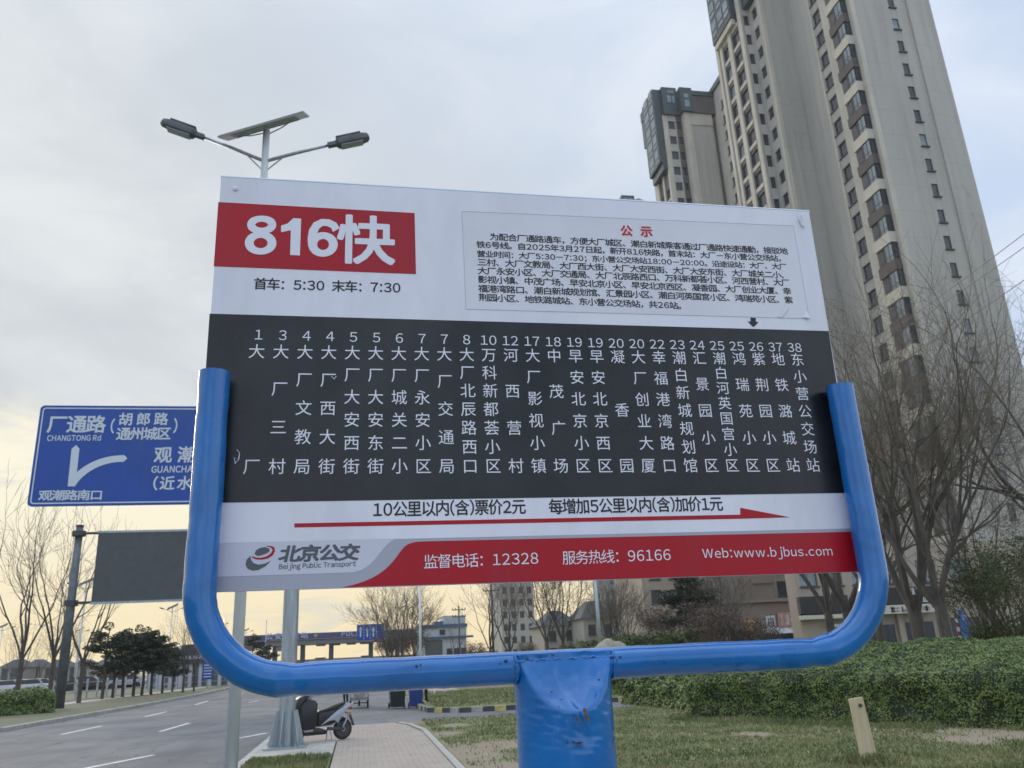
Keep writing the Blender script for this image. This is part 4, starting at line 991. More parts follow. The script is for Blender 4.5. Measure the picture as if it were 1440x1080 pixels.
for me, px, Y, s_, rz, lab in ((TS, 261, 70, .50, 0, 'thin young tree right of the pines, in front of the arched building'), (TS, 276, 72, .46, 2, 'thin young tree next to the blue frame, in front of the arched building'),
                              (TE, 548, 75, .95, 1, 'bushy bare tree just right of the blue lane sign'), (TS, 565, 74, .72, 3, 'bare tree behind the solar lamp, right of the lane sign'), (TE, 582, 78, .95, 5, 'bare tree left of the thin white pole'),
                              (TS, 690, 62, .66, 2.6, 'bare tree left of the grey slab tower'), (TC, 716, 60, .62, 1.3, 'bare tree in front of the grey slab tower'), (TD, 770, 55, .92, 0.5, 'dark forked bare tree above the left side of the post'),
                              (TD, 793, 56, .95, 3.3, 'dark forked bare tree above the middle of the post'), (TS, 640, 85, .42, 2.2, 'small bare tree in front of the blue and white building'), (TE, 860, 70, .95, 4, 'bare tree between the gabled villa and the distant tower'),
                              (TE, 880, 68, .85, 1, 'bare tree in front of the grey villa'), (TE, 1010, 62, .95, 2, 'bare tree beside the dark conifer'), (TE, 1032, 60, .8, .3, 'small bare tree in front of the brown wall')):
    put_tree(me, base(px, 920, Y), lab, s_, rz, 'bare trees in the middle distance')
# distant hazy tree line at far left
rng = random.Random(9)
for i in range(6):
    px = 15+i*20+rng.uniform(-5, 5); p = at(px, 955, 150+rng.uniform(-20, 30))
    put_tree(TS, (p.x, p.y, 0), 'distant bare tree beyond the parked cars', rng.uniform(.6, .9), rng.uniform(0, 6), 'distant trees beyond the car park')
# leafy clumps made of small faces
def leaf_quads(b, c, n, rx, ry, rz_, size, rng, shell=.5):
    for _ in range(n):
        while True:
            v = Vector((rng.uniform(-1, 1), rng.uniform(-1, 1), rng.uniform(-1, 1)))
            if v.length < 1: break
        v = v.normalized()*(v.length**shell)
        p = Vector(c)+Vector((v.x*rx, v.y*ry, v.z*rz_)); u = rnd_perp(Vector((0, 0, 1)), rng); w = rnd_perp(u, rng); s = size*rng.uniform(.6, 1.4)
        k = len(b.v); b.v += [tuple(p-u*s-w*s*.5), tuple(p+u*s-w*s*.5), tuple(p+u*s*.6+w*s*.6), tuple(p-u*s*.6+w*s*.6)]; b.f.append((k, k+1, k+2, k+3)); b.mi.append(0)
def pine(seed):
    rng = random.Random(seed); T = MB(); C = MB(); H = 4.8
    pts = [Vector((0, 0, -.1)), Vector((.05, 0, 1.2)), Vector((-.05, .05, 2.8)), Vector((.05, 0, H-.4))]; T.tube(pts, [.12, .10, .075, .03], 8)
    for i in range(26):
        zt = rng.uniform(1.5, H-.3); a = rng.uniform(0, 2*math.pi); L = (1-((zt-1.2)/(H-.8))**1.6)*1.5*rng.uniform(.7, 1.1)+.25
        e = Vector((math.cos(a)*L, math.sin(a)*L, zt+L*.25)); T.tube([Vector((0, 0, zt)), Vector((e.x*.5, e.y*.5, zt+L*.05)), e], [.035, .025, .012], 5)
        for t in (.55, .8, 1.0):
            c = Vector((0, 0, zt)).lerp(e, t); leaf_quads(C, c, 75, .42, .42, .17, .06, rng, .6)
    leaf_quads(C, (0, 0, H-.1), 130, .35, .35, .3, .06, rng)
    return T.mesh('trunk'), C.mesh('crown')
PN = [pine(1), pine(2), pine(3)]
for pm in PN: pm[0].materials.append(M_BARK); pm[1].materials.append(M_PINE)
pines = [(143, 983), (158, 981.5), (172, 980), (187, 979), (199, 978), (212, 977), (228, 975), (242, 972.5)]
ords = ['first pine of the roadside row, nearest the screen pole', 'second pine of the roadside row from the left', 'third pine of the roadside row from the left', 'fourth pine of the roadside row from the left', 'fifth pine of the roadside row from the left', 'sixth pine of the roadside row from the left', 'seventh pine of the roadside row from the left', 'last pine of the roadside row, in front of the arched building']
for i, (x, y) in enumerate(pines):
    p = atZ(x, y, 0); put_tree(PN[i % 3], (p.x, p.y, 0), ords[i], (1.02, .88, .95, 1.0, .97, .93, .85, .72)[i], i*1.7, 'pines along the left roadside', 'pine_tree')
p = at(355, 925, 95); put_tree(PN[1], (p.x, p.y, 0), 'dark evergreen in front of the left end of the checkpoint canopy', 1.0, 0, None, 'pine_tree')
p = at(378, 925, 100); put_tree(PN[2], (p.x, p.y, 0), 'smaller evergreen left of the steel pole near the checkpoint', .8, 1, None, 'pine_tree')
p = at(975, 910, 62); put_tree(PN[0], (p.x, p.y, 0), 'tall dark conifer among shrubs below the red band', 1.55, 1, None, 'conifer')
def bush(seed, w, h, n, leafm, leaf=.05, stems=26):
    rng = random.Random(seed); T = MB(); C = MB()
    for i in range(stems):
        a = rng.uniform(0, 2*math.pi); L = rng.uniform(.4, 1); e = Vector((math.cos(a)*w*.5*L, math.sin(a)*w*.5*L, h*rng.uniform(.7, 1.0)))
        m_ = Vector((e.x*.35, e.y*.35, e.z*.5)); T.tube([Vector((e.x*.12, e.y*.12, 0)), m_, e], [.025, .016, .006], 4, cap=False)
        for t in (.35, .55, .75, .95):
            for _ in range(2):
                q_ = m_.lerp(e, t) if t > .5 else m_*t*2; d = rnd_perp(Vector((0, 0, 1)), rng)*w*.16+Vector((0, 0, h*.12)); T.tube([q_, q_+d], [.008, .003], 3, cap=False)
                leaf_quads(C, q_+d*.7, n, w*.11, w*.11, h*.09, leaf, rng, .7)
    return T.mesh('trunk'), C.mesh('crown')
M_YG = mat('spring_leaf', (.075, .10, .022), .6, var=.5, scale=2); M_TWGR = mat('olive_twigs', (.10, .10, .05), .9, var=.3); M_BRB = mat('russet_twigs', (.13, .09, .07), .9, var=.35)
BG = bush(4, 4.0, 4.4, 14, M_YG, .035, 44); BG2 = bush(6, 3.4, 1.9, 38, M_YG, .05); BR = bush(8, 3.0, 3.4, 8, M_BRB, .05, 34)
for a_, mm in ((BG, (M_TWGR, M_YG)), (BG2, (M_TWGR, M_YG)), (BR, (M_BRB, M_BRB))):
    for me, m_ in zip(a_, mm): me.materials.append(m_)
def put_bush(mesh, px, Y, s, lab, rz, grp):
    o = put_tree(mesh, (at(px, 900, Y).x, Y, 0), lab, s, rz, grp, 'shrub', 'shrub'); o.children[0].name = 'stems'; o.children[1].name = 'foliage'; return o
for a_ in ((BG, 1392, 26, .86, 'tall green willowy shrub behind the hedge, right of the small blue sign', 0), (BG, 1432, 25, .95, 'tall green willowy shrub at the right edge of the photo', 2), (BG, 1470, 27, 1.1, 'green willowy shrub partly cut by the right edge', 4)):
    put_bush(*a_[:4], a_[4], a_[5], 'green shrubs behind the hedge')
for i, (px, Y, s, lab) in enumerate(((822, 58, 1.0, 'low green bush left of the pale boulder'), (850, 62, 1.15, 'green bush behind the pale boulder'), (885, 60, 1.2, 'green bush right of the boulder'), (912, 56, 1.25, 'round green bush left of the dark conifer'), (938, 58, 1.3, 'green bush touching the dark conifer'))):
    put_bush(BG2, px, Y, s, lab, i*1.3, 'green bushes in the middle distance')
for i, (px, Y, s, lab) in enumerate(((955, 66, 1.3, 'russet twiggy shrub left of the conifer'), (1000, 56, 1.2, 'russet twiggy shrub right of the conifer'), (1020, 58, 1.1, 'russet twiggy shrub before the brown wall'), (1055, 56, .95, 'low twiggy shrub before the pink shop sign'), (1080, 58, .8, 'small twiggy shrub below the white shop signs'), (925, 70, 1.4, 'tall twiggy shrub in front of the apartment block'), (560, 80, 1.2, 'twiggy thicket right of the lane sign'), (582, 82, 1.15, 'twiggy thicket left of the thin white pole'), (545, 84, 1.1, 'twiggy thicket under the lane sign'), (668, 80, .8, 'low thicket right of the blue and white building'), (740, 90, .8, 'low thicket at the foot of the slab tower'))):
    put_bush(BR, px, Y, s, lab, i*1.1, 'twiggy shrubs in the middle distance')
# boulder
bm = bmesh.new(); bmesh.ops.create_icosphere(bm, subdivisions=4, radius=1)
for v in bm.verts:
    d = noise.noise(v.co*1.3)*.35+noise.noise(v.co*4)*.07; v.co *= 1+d; v.co.x *= 2.6; v.co.z *= .95; v.co.y *= 1.1
me = bpy.data.meshes.new('boulder'); bm.to_mesh(me); bm.free(); o = link('boulder', me, mat('boulder_stone', (.34, .30, .23), .9, var=.25, scale=1.5, bump=.5, bscale=8), smooth=True)
p = at(855, 910, 50); o.location = (p.x+.25, 50, .95); o.scale = (.50, .9, 1.25); tag(o, 'long pale boulder lying in front of the green bushes', 'boulder')
# clipped hedges
def hedge(name, foot, hfront, hback, depth, nleaf, label, leaf=.028, seed=1, slopeback=0.0):
    rng = random.Random(seed); A, B = Vector((*foot[0], 0)), Vector((*foot[1], 0)); t = (B-A).normalized(); nrm = Vector((-t.y, t.x, 0))
    if nrm.y < 0: nrm = -nrm
    Ln = (B-A).length
    root = empty(name, tuple((A+B)/2), label, 'hedge')
    NU, NP = int(Ln/.14)+2, 26
    prof = []                                           # profile from front foot over the top to the back foot: (depth, height)
    for i in range(10): prof.append(((.10*math.sin(i/9*3.1) if i < 7 else .10*math.sin(i/9*3.1)+.03*(i-6)**2), hfront*(i/9*.97 if i < 8 else .80+.07*(i-7))))
    for i in range(1, 13): s = i/12; prof.append((.34+(depth-.34)*s, hfront+(hback-hfront)*min(1, s*1.1)))
    prof.append((depth+.1, hback*.5)); prof.append((depth, 0))
    def P(u, k):
        d, h = prof[k]; w = Vector((u*1.0, d*1.0, h*1.0))
        e = .16*noise.noise(w*.9+Vector((seed, 0, 0)))+.10*noise.noise(w*3.1)
        endf = min(1, min(u, Ln-u)/.5); endf = math.sqrt(max(0, 1-(1-endf)**2))
        out = e if k > 0 else 0
        p_ = A+t*u+nrm*(d-(out if k < 10 else 0))+Vector((0, 0, (h+(out if k >= 9 else 0))*(0.75+.25*endf)))
        return p_
    b = MB(); us = [Ln*i/(NU-1) for i in range(NU)]
    for u in us:
        for k in range(len(prof)): b.v.append(tuple(P(u, k)))
    m_ = len(prof)
    for i in range(NU-1):
        for k in range(m_-1): b.f.append((i*m_+k, i*m_+k+1, (i+1)*m_+k+1, (i+1)*m_+k)); b.mi.append(0)
    b.f.append(tuple(range(m_))); b.f.append(tuple(range((NU-1)*m_, NU*m_))); b.mi += [0, 0]
    o = b.build('branches', M_CORE, root, recalc=True); o.location = -root.location
    b = MB(); grid = b.v
    C = MB(); dist = []
    acc = [0]
    for k in range(m_-1): acc.append(acc[-1]+(math.dist(prof[k], prof[k+1]))*(1.0 if k < 12 else .8))
    for _ in range(nleaf):
        if rng.random() < .05: u = rng.choice((0, Ln))+rng.uniform(-.03, .03); u = min(max(u, 0), Ln)
        else: u = rng.uniform(0, Ln)
        s = rng.uniform(0, acc[-1]); k = 0
        while acc[k+1] < s: k += 1
        f = (s-acc[k])/(acc[k+1]-acc[k]); fu = u/Ln*(NU-1); i = min(NU-2, int(fu))
        p0 = P(u, k).lerp(P(u, k+1), f)
        tn = (P(u, k+1)-P(u, k)).normalized(); n_ = t.cross(tn).normalized()
        if n_.dot(-nrm+Vector((0, 0, 1))) < 0: n_ = -n_
        clump = noise.noise(p0*6)*.06
        p_ = p0+n_*(rng.uniform(-.03, .05)+clump)
        d = (n_+Vector((rng.uniform(-1, 1), rng.uniform(-1, 1), rng.uniform(-.6, 1)))*.9).normalized(); a_ = rnd_perp(d, rng); c_ = d.cross(a_); sz = leaf*rng.uniform(.6, 1.35)
        q_ = len(C.v); C.v += [tuple(p_-a_*sz*.55), tuple(p_+c_*sz*.9), tuple(p_+a_*sz*.55), tuple(p_-c_*sz*.9)]; C.f.append((q_, q_+1, q_+2, q_+3)); C.mi.append(0)
    o = C.build('foliage', M_LEAF, root); o.location = -root.location; o['kind'] = 'stuff'
    return root
f0 = atZ(952, 992, 0); f1 = atZ(1000, 1018, 0); f2 = atZ(1200, 1020, 0); f3 = atZ(1440, 1038, 0)
hA = (7.55, 19.6); hB = (13.2, 9.3)
hedge('hedge', (hA, hB), 0.98, 1.38, 7.0, 215000, 'large clipped green hedge filling the right side behind the wooden stake', .024, 3)
h2a, h2b = atZ(876, 990), atZ(975, 1000)
hedge('hedge', ((h2a.x, h2a.y), (h2b.x, h2b.y)), .66, .70, 1.3, 15000, 'small low hedge between the post and the large hedge', .04, 5)
hedge('hedge', ((9.2, 31.5), (18, 30.8)), 1.15, 1.2, 1.6, 20000, 'farther hedge peeping over the small low hedge', .05, 6)
hedge('hedge', ((-24, 40.8), (-14.1, 44.6)), 1.0, 1.0, 2.4, 26000, 'trimmed hedge at the left edge beside the road', .05, 7)

#==================================================================== BUILDINGS
class Face:
    """a facade plane: 'F' faces -Y (u = X, fixed Y), 'L' faces -X (u = Y, fixed X); depth d grows inwards"""
    def __init__(s, kind, c): s.k = kind; s.c = c
    def box(s, b, u0, u1, z0, z1, d0, d1):
        if s.k == 'F': b.box(u0, u1, s.c+d0, s.c+d1, z0, z1)
        else: b.box(s.c+d0, s.c+d1, u0, u1, z0, z1)
    def p(s, u, z, d=0): return (u, s.c+d, z) if s.k == 'F' else (s.c+d, u, z)
    def rz(s): return 0 if s.k == 'F' else -math.pi/2
_wm = {}
def win_mesh(w, h, mull=1, sill=True, fr=.05, glass=None):
    key = (round(w, 2), round(h, 2), mull, sill, glass.name if glass else '')
    if key in _wm: return _wm[key]
    b = MB(); b.box(-w/2, w/2, 0, .06, -h/2, -h/2+fr); b.box(-w/2, w/2, 0, .06, h/2-fr, h/2); b.box(-w/2, -w/2+fr, 0, .06, -h/2+fr, h/2-fr); b.box(w/2-fr, w/2, 0, .06, -h/2+fr, h/2-fr)
    for i in range(mull):
        x = -w/2+w*(i+1)/(mull+1); b.box(x-fr*.45, x+fr*.45, .004, .056, -h/2+fr, h/2-fr)
    if sill: b.box(-w/2-.10, w/2+.10, -.30, -.02, -h/2-.14, -h/2-.02)
    fm = b.mesh('window'); fm.materials.append(M_FRAME)
    g_ = MB().box(-w/2+fr, w/2-fr, .025, .035, -h/2+fr, h/2-fr).mesh('pane'); g_.materials.append(glass or M_GLASS)
    _wm[key] = (fm, g_); return _wm[key]
def put_win(parent, face, u, z_, w, h, mull=1, sill=True, d=.2, glass=None):
    fm, gm = win_mesh(w, h, mull, sill, glass=glass)
    o = bpy.data.objects.new('window', fm); COL.objects.link(o); o.parent = parent
    o.location = Vector(face.p(u, z_, d))-parent.location; o.rotation_euler = (0, 0, face.rz())
    g_ = bpy.data.objects.new('pane', gm); COL.objects.link(g_); g_.parent = o
    return o
def wcol(b, face, u0, u1, uc, w, h, zcs, z0, z1, th=.35):
    """wall strip u0..u1 with a column of openings"""
    if uc-w/2 > u0: face.box(b, u0, uc-w/2, z0, z1, 0, th)
    if u1 > uc+w/2: face.box(b, uc+w/2, u1, z0, z1, 0, th)
    zc = z0
    for zz in zcs:
        face.box(b, uc-w/2, uc+w/2, zc, zz-h/2, 0.02, th); zc = zz+h/2
    face.box(b, uc-w/2, uc+w/2, zc, z1, 0.02, th)
M_GL = [M_GLASS, M_GLASS, M_GLASSL]
def zlist(off, lo, hi): return [off+3*k for k in range(0, 40) if lo < off+3*k < hi]
# ---- main tower
HT = 93.0
mt = empty('apartment_tower', (56, 75, 0), 'huge grey and beige apartment tower filling the upper right, with stacked glazed bays', 'apartment tower', 'apartment towers')
def add(b, name, m, par, **k): o = b.build(name, m, par, **k); o.location = -par.location; return o
gb, bb, br_, dk = MB(), MB(), MB(), MB()
# cores (set back behind the facade layers)
gb.box(47.85, 62.3, 79.0, 86.15, -.3, HT); gb.box(49.05, 54.1, 76.15, 79.0, -.3, HT); gb.box(52.35, 62.3, 64.85, 79.0, -.3, HT+.01)
rngT = random.Random(5)
# S1: left face, X = 47.5
S1 = Face('L', 47.5); z1c = zlist(1.45, 3, HT-12)
S1.box(bb, 78.5, 79.0, -.3, HT, -.15, .35); S1.box(bb, 79.0, 79.45, -.3, HT, 0, .35)
wcol(br_, S1, 79.45, 81.45, 80.45, 1.7, 1.75, z1c, -.3, HT, .33)
S1.box(bb, 81.45, 82.3, -.3, HT, -.22, .35)
wcol(br_, S1, 82.3, 84.1, 83.2, 1.5, 1.75, z1c, -.3, HT, .33)
for a, c, d in ((84.1, 84.7, -.2), (84.7, 85.1, .05), (85.1, 85.7, -.25), (85.7, 86.2, 0)): S1.box(bb, a, c, -.3, HT, d, .35)
for zz in z1c:
    for u, w in ((80.45, 1.95), (83.2, 1.75)):
        S1.box(bb, u-w/2, u+w/2, zz-1.55, zz-1.0, -.06, .019)
    put_win(mt, S1, 80.45, zz, 1.7, 1.75, 2, False, .16, rngT.choice(M_GL)); put_win(mt, S1, 83.2, zz, 1.5, 1.75, 1, False, .16, rngT.choice(M_GL+[M_GLASSL]))
# F1
F1 = Face('F', 78.5); zf = zlist(2.82, 3, HT-3)
wcol(gb, F1, 47.651, 48.69, 48.17, .85, 1.6, zf, -.3, HT, .5)
for zz in zf: put_win(mt, F1, 48.17, zz, .85, 1.6, 0, False, .2)
S2 = Face('L', 48.7)
wcol(gb, S2, 76.1, 78.5, 77.3, 1.25, 1.6, zf, -.3, HT, .34)
for zz in zf: put_win(mt, S2, 77.3, zz, 1.25, 1.6, 1, False, .2)
F2 = Face('F', 75.8)
F2.box(bb, 48.62, 49.1, -.3, HT, -.12, .3); F2.box(gb, 49.1, 50.4, -.3, HT, 0, .35); F2.box(gb, 50.4, 54.1, -.3, HT, .10, .35)
F3 = Face('F', 77.6); zr = zlist(1.6, 3, HT)
wcol(gb, F3, 54.1, 56.5, 54.75, .9, 1.5, zr, -.3, HT, .5)
for zz in zr: put_win(mt, F3, 54.75, zz, .9, 1.5, 0, False, .2)
# S3 left face of the right wing X = 52
S3 = Face('L', 52.0); z3 = zlist(1.97, 3, HT)
S3.box(gb, 71.0, 72.8, -.3, HT, 0, .35); S3.box(bb, 70.8, 71.2, -.3, HT, -.1, .36)
wcol(gb, S3, 69.05, 70.8, 69.95, 1.55, 1.7, z3, -.3, HT, .34)
for zz in z3:
    put_win(mt, S3, 69.95, zz, 1.55, 1.7, 1, True, .2)
S3.box(bb, 67.55, 69.05, -.3, HT, -.12, .35)
# bays, one object per storey: brown or cream apron, brown cheek, corner glazing
def bay_meshes():
    out = []
    for apron in (M_WALLB, M_BROWN):
        b = MB(); b.box(51.42, 52.35, 64.78, 67.5, 1.75-3, 2.9-3); a_ = b.mesh('bay_window'); a_.materials.append(apron)
        b = MB(); b.box(51.66, 51.9, 66.15, 67.5, -.1, 1.75); b.box(51.60, 51.66, 66.15, 66.3, -.1, 1.75)
        c_ = b.mesh('cheek_panel'); c_.materials.append(M_BROWN)
        b = MB()
        for y in (64.9, 65.5, 66.1): b.box(51.5, 51.56, y-.035, y+.035, -.08, 1.73)
        for x in (51.5, 52.12): b.box(x-.0, x+.07, 64.865, 64.93, -.08, 1.73)
        b.box(51.49, 52.2, 64.86, 66.14, -.1, -.03); b.box(51.49, 52.2, 64.86, 66.14, 1.68, 1.749); b.box(51.495, 51.55, 64.87, 66.13, .35, .40)
        f_ = b.mesh('frame'); f_.materials.append(M_FRAME)
        b = MB(); b.box(51.53, 51.54, 64.92, 66.1, -.03, 1.68); b2 = MB(); b2.box(51.55, 52.15, 64.90, 64.91, -.03, 1.68)
        g1 = b.mesh('pane'); g1.materials.append(M_GLASSL); g2 = b2.mesh('pane'); g2.materials.append(M_GLASS)
        b = MB(); b.box(51.62, 51.64, 66.45, 67.2, .2, 1.55); g3 = b.mesh('pane'); g3.materials.append(M_GLASS)
        out.append((a_, c_, f_, g1, g2, g3))
    return out
BM = bay_meshes()
for k in range(0, 30):
    ms = BM[0 if k % 2 else 1]; zb = .95+3*k+.0
    if zb < 5: continue
    r = bpy.data.objects.new('bay_window', ms[0]); COL.objects.link(r); r.parent = mt; r.location = Vector((0, 0, zb+.05))-mt.location
    for nm, me in zip(('cheek_panel', 'window_frame', 'pane', 'pane', 'pane'), ms[1:]):
        o = bpy.data.objects.new(nm, me); COL.objects.link(o); o.parent = r; o.location = (0, 0, .0)
# front of the right wing Y = 64.5
FR = Face('F', 64.5); zn = zlist(2.77, 3, HT)
FR.box(gb, 52.2, 55.4, -.3, HT+.02, -.22, .35); FR.box(bb, 52.2-.04, 52.2+.5, -.3, HT+.03, -.27, .3)
FR.box(gb, 55.4, 56.7, -.3, HT, 0, .35)
wcol(gb, FR, 56.7, 58.4, 57.6, .78, 1.5, zn, -.3, HT, .34)
for zz in zn:
    put_win(mt, FR, 57.6, zz, .78, 1.5, 0, True, .12, rngT.choice(M_GL))
FR.box(gb, 58.4, 59.4, -.3, HT, 0.002, .35); FR.box(gb, 59.4, 60.95, -.3, HT, -.2, .35); FR.box(gb, 60.95, 62.6, -.3, HT, .03, .35)
gb.box(62.3, 62.6, 64.85, 86.15, -.3, HT)
add(gb, 'grey_wall', M_WALLG, mt); add(bb, 'beige_piers', M_WALLB, mt); add(br_, 'brown_spandrels', M_BROWN, mt)
# dark crown bay on the left face
b = MB(); b.box(46.75, 47.6, 79.7, 85.2, 79.3, HT+3); add(b, 'crown_bay', M_CROWN, mt)
for zz in range(80, 94, 3):
    for u, w in ((80.6, 1.2), (82.3, 1.3), (84.2, 1.3)):
        for h0, h1 in ((.3, .9), (1.2, 2.6)):
            o = MB().box(46.70, 46.74, u-w/2, u+w/2, zz+h0, zz+h1).build('crown_pane', M_GLASSL, mt); o.location = -mt.location
b = MB(); b.box(46.9, 47.5, 79.9, 85.0, 78.4, 79.28); add(b, 'bay_apron', M_WALLB, mt)
b = MB(); b.box(47.9, 48.9, 76.6, 78.9, 79.5, HT+3); add(b, 'crown_corner', M_CROWN, mt)
b = MB(); b.box(47, 62.8, 79, 86.3, HT, HT+1.2); b.box(48.5, 62.8, 64.2, 79, HT+.03, HT+1.2); add(b, 'roof_parapet', M_CROWN, mt)
for (x, z0, w) in ((1110, 10, 9), (1112, 38, 4), (1116, 58, 8), (1114, 138, 18), (1122, 161, 16), (1130, 187, 24), (1135, 237, 22), (1147, 288, 14)):
    p = at(x, z0, 75.88); o = MB().box(p.x-w*.035, p.x+w*.035, 75.875, 75.89, p.z-.06, p.z+.06).build('repair_patch', M_STAIN, mt); o.location = -mt.location
for (x, y, w, h) in ((1326, 157, 9, 1.5), (1355, 260, 8, 3), (1362, 270, 7, 2), (1367, 298, 7, 5)):
    p = at(x, y, 64.28); o = MB().box(p.x-w*.03, p.x+w*.03, 64.285, 64.305, p.z-h*.04, p.z+h*.04).build('repair_patch', M_STAIN, mt); o.location = -mt.location
# ---- second tower
t2 = empty('apartment_tower', (54, 118, 0), 'second beige apartment tower left of the huge one, with a stepped dark crown', 'apartment tower', 'apartment towers')
gb, bb, br_ = MB(), MB(), MB(); H2 = 92.4
gb.box(50.55, 59.2, 112.35, 118.4, -.3, 88.2); bb.box(59.65, 68, 103.4, 118.4, -.3, 92.4)
A = Face('L', 50.2); za = zlist(1.6, 3, 76)
A.box(bb, 112.1, 112.6, -.3, 88, -.1, .35); wcol(br_, A, 112.6, 114.4, 113.5, 1.5, 1.7, za, -.3, 88, .34); A.box(bb, 114.4, 115.0, -.3, 88, -.2, .35)
wcol(br_, A, 115.0, 116.8, 115.9, 1.5, 1.7, za, -.3, 88, .34); A.box(bb, 116.8, 118.4, -.3, 88, -.3, .35);
for zz in za:
    for u in (113.5, 115.9): put_win(t2, A, u, zz, 1.5, 1.7, 1, False, .18, rngT.choice(M_GL)); A.box(bb, u-.88, u+.88, zz-1.5, zz-1.0, -.05, .019)
B_ = Face('F', 112.0); zb_ = zlist(2.29, 3, 88)
B_.box(bb, 50.101, 50.85, -.3, 88.2, 0, .4)
wcol(gb, B_, 50.85, 52.4, 51.6, 1.2, 1.6, zb_, -.3, 88.2, .34)
for zz in zb_: put_win(t2, B_, 51.6, zz, 1.2, 1.6, 1, False, .2)
wcol(br_, B_, 52.4, 53.5, 52.95, .7, 1.5, zb_, -.3, 88.2, .36)
for zz in zb_: put_win(t2, B_, 52.95, zz, .7, 1.5, 0, False, .22)
B_.box(bb, 53.5, 54.7, -.3, 88.2, -1.2, .34); B_.box(gb, 54.7, 58.6, -.3, 85.9, -.95, .34); B_.box(bb, 54.68, 58.62, 85.9, 88.2, -1.1, .34)
B_.box(gb, 58.6, 59.4, -.3, 88.2, .1, .34)
add(gb, 'grey_wall', M_WALLG, t2); add(bb, 'beige_piers', M_WALLB, t2); add(br_, 'brown_spandrels', M_BROWN, t2)
C_ = Face('L', 59.3); b = MB(); zc_ = zlist(1.2, 3, 89)
C_.box(b, 103, 104.6, -.3, H2, 0, .34); wcol(b, C_, 104.6, 106.4, 105.5, 1.1, 1.6, zc_, -.3, H2, .33); wcol(b, C_, 106.4, 109.2, 107.8, 1.3, 1.6, zc_, -.3, H2, .335); C_.box(b, 109.2, 111.2, -.3, H2, 0, .34)
add(b, 'side_wall', M_WALLB, t2)
for zz in zc_: put_win(t2, C_, 105.5, zz, 1.1, 1.6, 0, True, .2); put_win(t2, C_, 107.8, zz, 1.3, 1.6, 1, True, .2)
b = MB(); b.box(53.5, 59.3, 110.6, 113, 88.2, 91.6); add(b, 'brown_band', M_BROWN, t2)
b = MB(); b.box(59.0, 68.3, 102.6, 119, H2, H2+1.0); b.box(53.4, 59.3, 110.4, 119, 91.6, 92.5); b.box(55.5, 59, 114, 118, 92.5, 94.5); add(b, 'roof_parapet', M_CROWN, t2)
b = MB(); b.box(48.85, 50.3, 112.3, 117.6, 79.0, 93.6); b.box(50.3, 53.0, 111.6, 122, 88.2, 93.7); b.box(53.0, 55.2, 110.3, 120, 88.2, 92.9); b.box(50.2, 52.9, 117, 122, 93.7, 95.6); b.box(49.3, 50.1, 112.3, 117.5, 77.6, 78.98); add(b, 'dark_crown', M_CROWN, t2)
for zz in range(79, 93, 3):
    for u, w in ((113.4, 1.5), (115.8, 1.8)):
        for h0, h1 in ((.4, 1.0), (1.3, 2.8)):
            o = MB().box(48.79, 48.84, u-w/2, u+w/2, zz+h0, zz+h1).build('crown_pane', M_GLASSL, t2); o.location = -t2.location
for (x, y, w, z0, z1) in ((51.5, 111.55, .7, 90.6, 92.0), (52.3, 111.55, .5, 90.6, 92.0), (51.9, 111.55, 1.1, 92.5, 93.1), (54.1, 110.25, .8, 89.0, 90.4), (54.1, 110.25, .8, 90.8, 91.6)):
    o = MB().box(x-w/2, x+w/2, y, y+.04, z0, z1).build('crown_pane', M_GLASSL, t2); o.location = -t2.location
# ---- third tower (only its roof shows over the board)
t3 = empty('apartment_tower', (57, 156, 0), 'farthest apartment tower whose small dark roof just shows above the board', 'apartment tower', 'apartment towers')
b = MB(); b.box(54.6, 62, 151, 165, -.3, 92); add(b, 'wall', M_WALLG, t3)
b = MB(); b.box(55.3, 58.2, 150, 156, 92, 95.9); b.box(58.2, 60.2, 150, 158, 92, 95.0); b.box(54.0, 62.4, 150.4, 165, 92, 93.2); add(b, 'dark_crown', M_CROWN, t3)
for x, w in ((56.1, .9), (57.3, .9), (59.2, 1.0)):
    o = MB().box(x-w/2, x+w/2, 149.93, 149.98, 94.2, 95.2).build('crown_pane', M_GLASSL, t3); o.location = -t3.location
T3F = Face('F', 151.0)
for zz in zlist(2, 80, 92):
    for u in (56, 58.5, 61): put_win(t3, T3F, u, zz, 1.3, 1.6, 1, False, -.1)
# ---- podium of shops in front of the tower
M_BEIGE = mat('beige_tile', (.40, .33, .27), .85, var=.08, scale=.5); M_FASC = mat('black_fascia', (.02, .017, .017), .6, var=.2); M_CREAM = mat('cream_trim', (.55, .52, .44), .8, var=.08)
M_BRW = mat('brown_render', (.27, .215, .18), .9, var=.07, scale=.4, bump=.1, bscale=6)
M_PINK = mat('salmon_fascia', (.55, .27, .22), .6, var=.1); M_ORG = mat('orange_sign', (.75, .13, .04), .5, var=.05); M_WSGN = mat('white_sign', (.62, .64, .66), .5, var=.1, scale=2); M_YSGN = mat('yellow_sign', (.55, .42, .12), .6, var=.1)
pod = empty('shop_row', (42, 63, 0), 'shops at the foot of the huge tower, with black fascias and cream canopy', 'shop row')
PF = Face('F', 60.0); b = MB(); b.box(33.0, 62, 60.35, 61.4, -.3, 8.6)
wl = [(34.2, 1.5), (36.3, 1.5), (38.8, 1.8), (41.5, 1.8), (44.5, 1.8), (47.5, 1.8), (50.5, 1.8)]
u = 33.0
for uc, w in wl:
    wcol(b, PF, u, uc+w/2+.2, uc, w, 1.7, [6.4], 4.75, 8.6, .34); u = uc+w/2+.2
PF.box(b, u, 62, 4.75, 8.6, 0, .34)
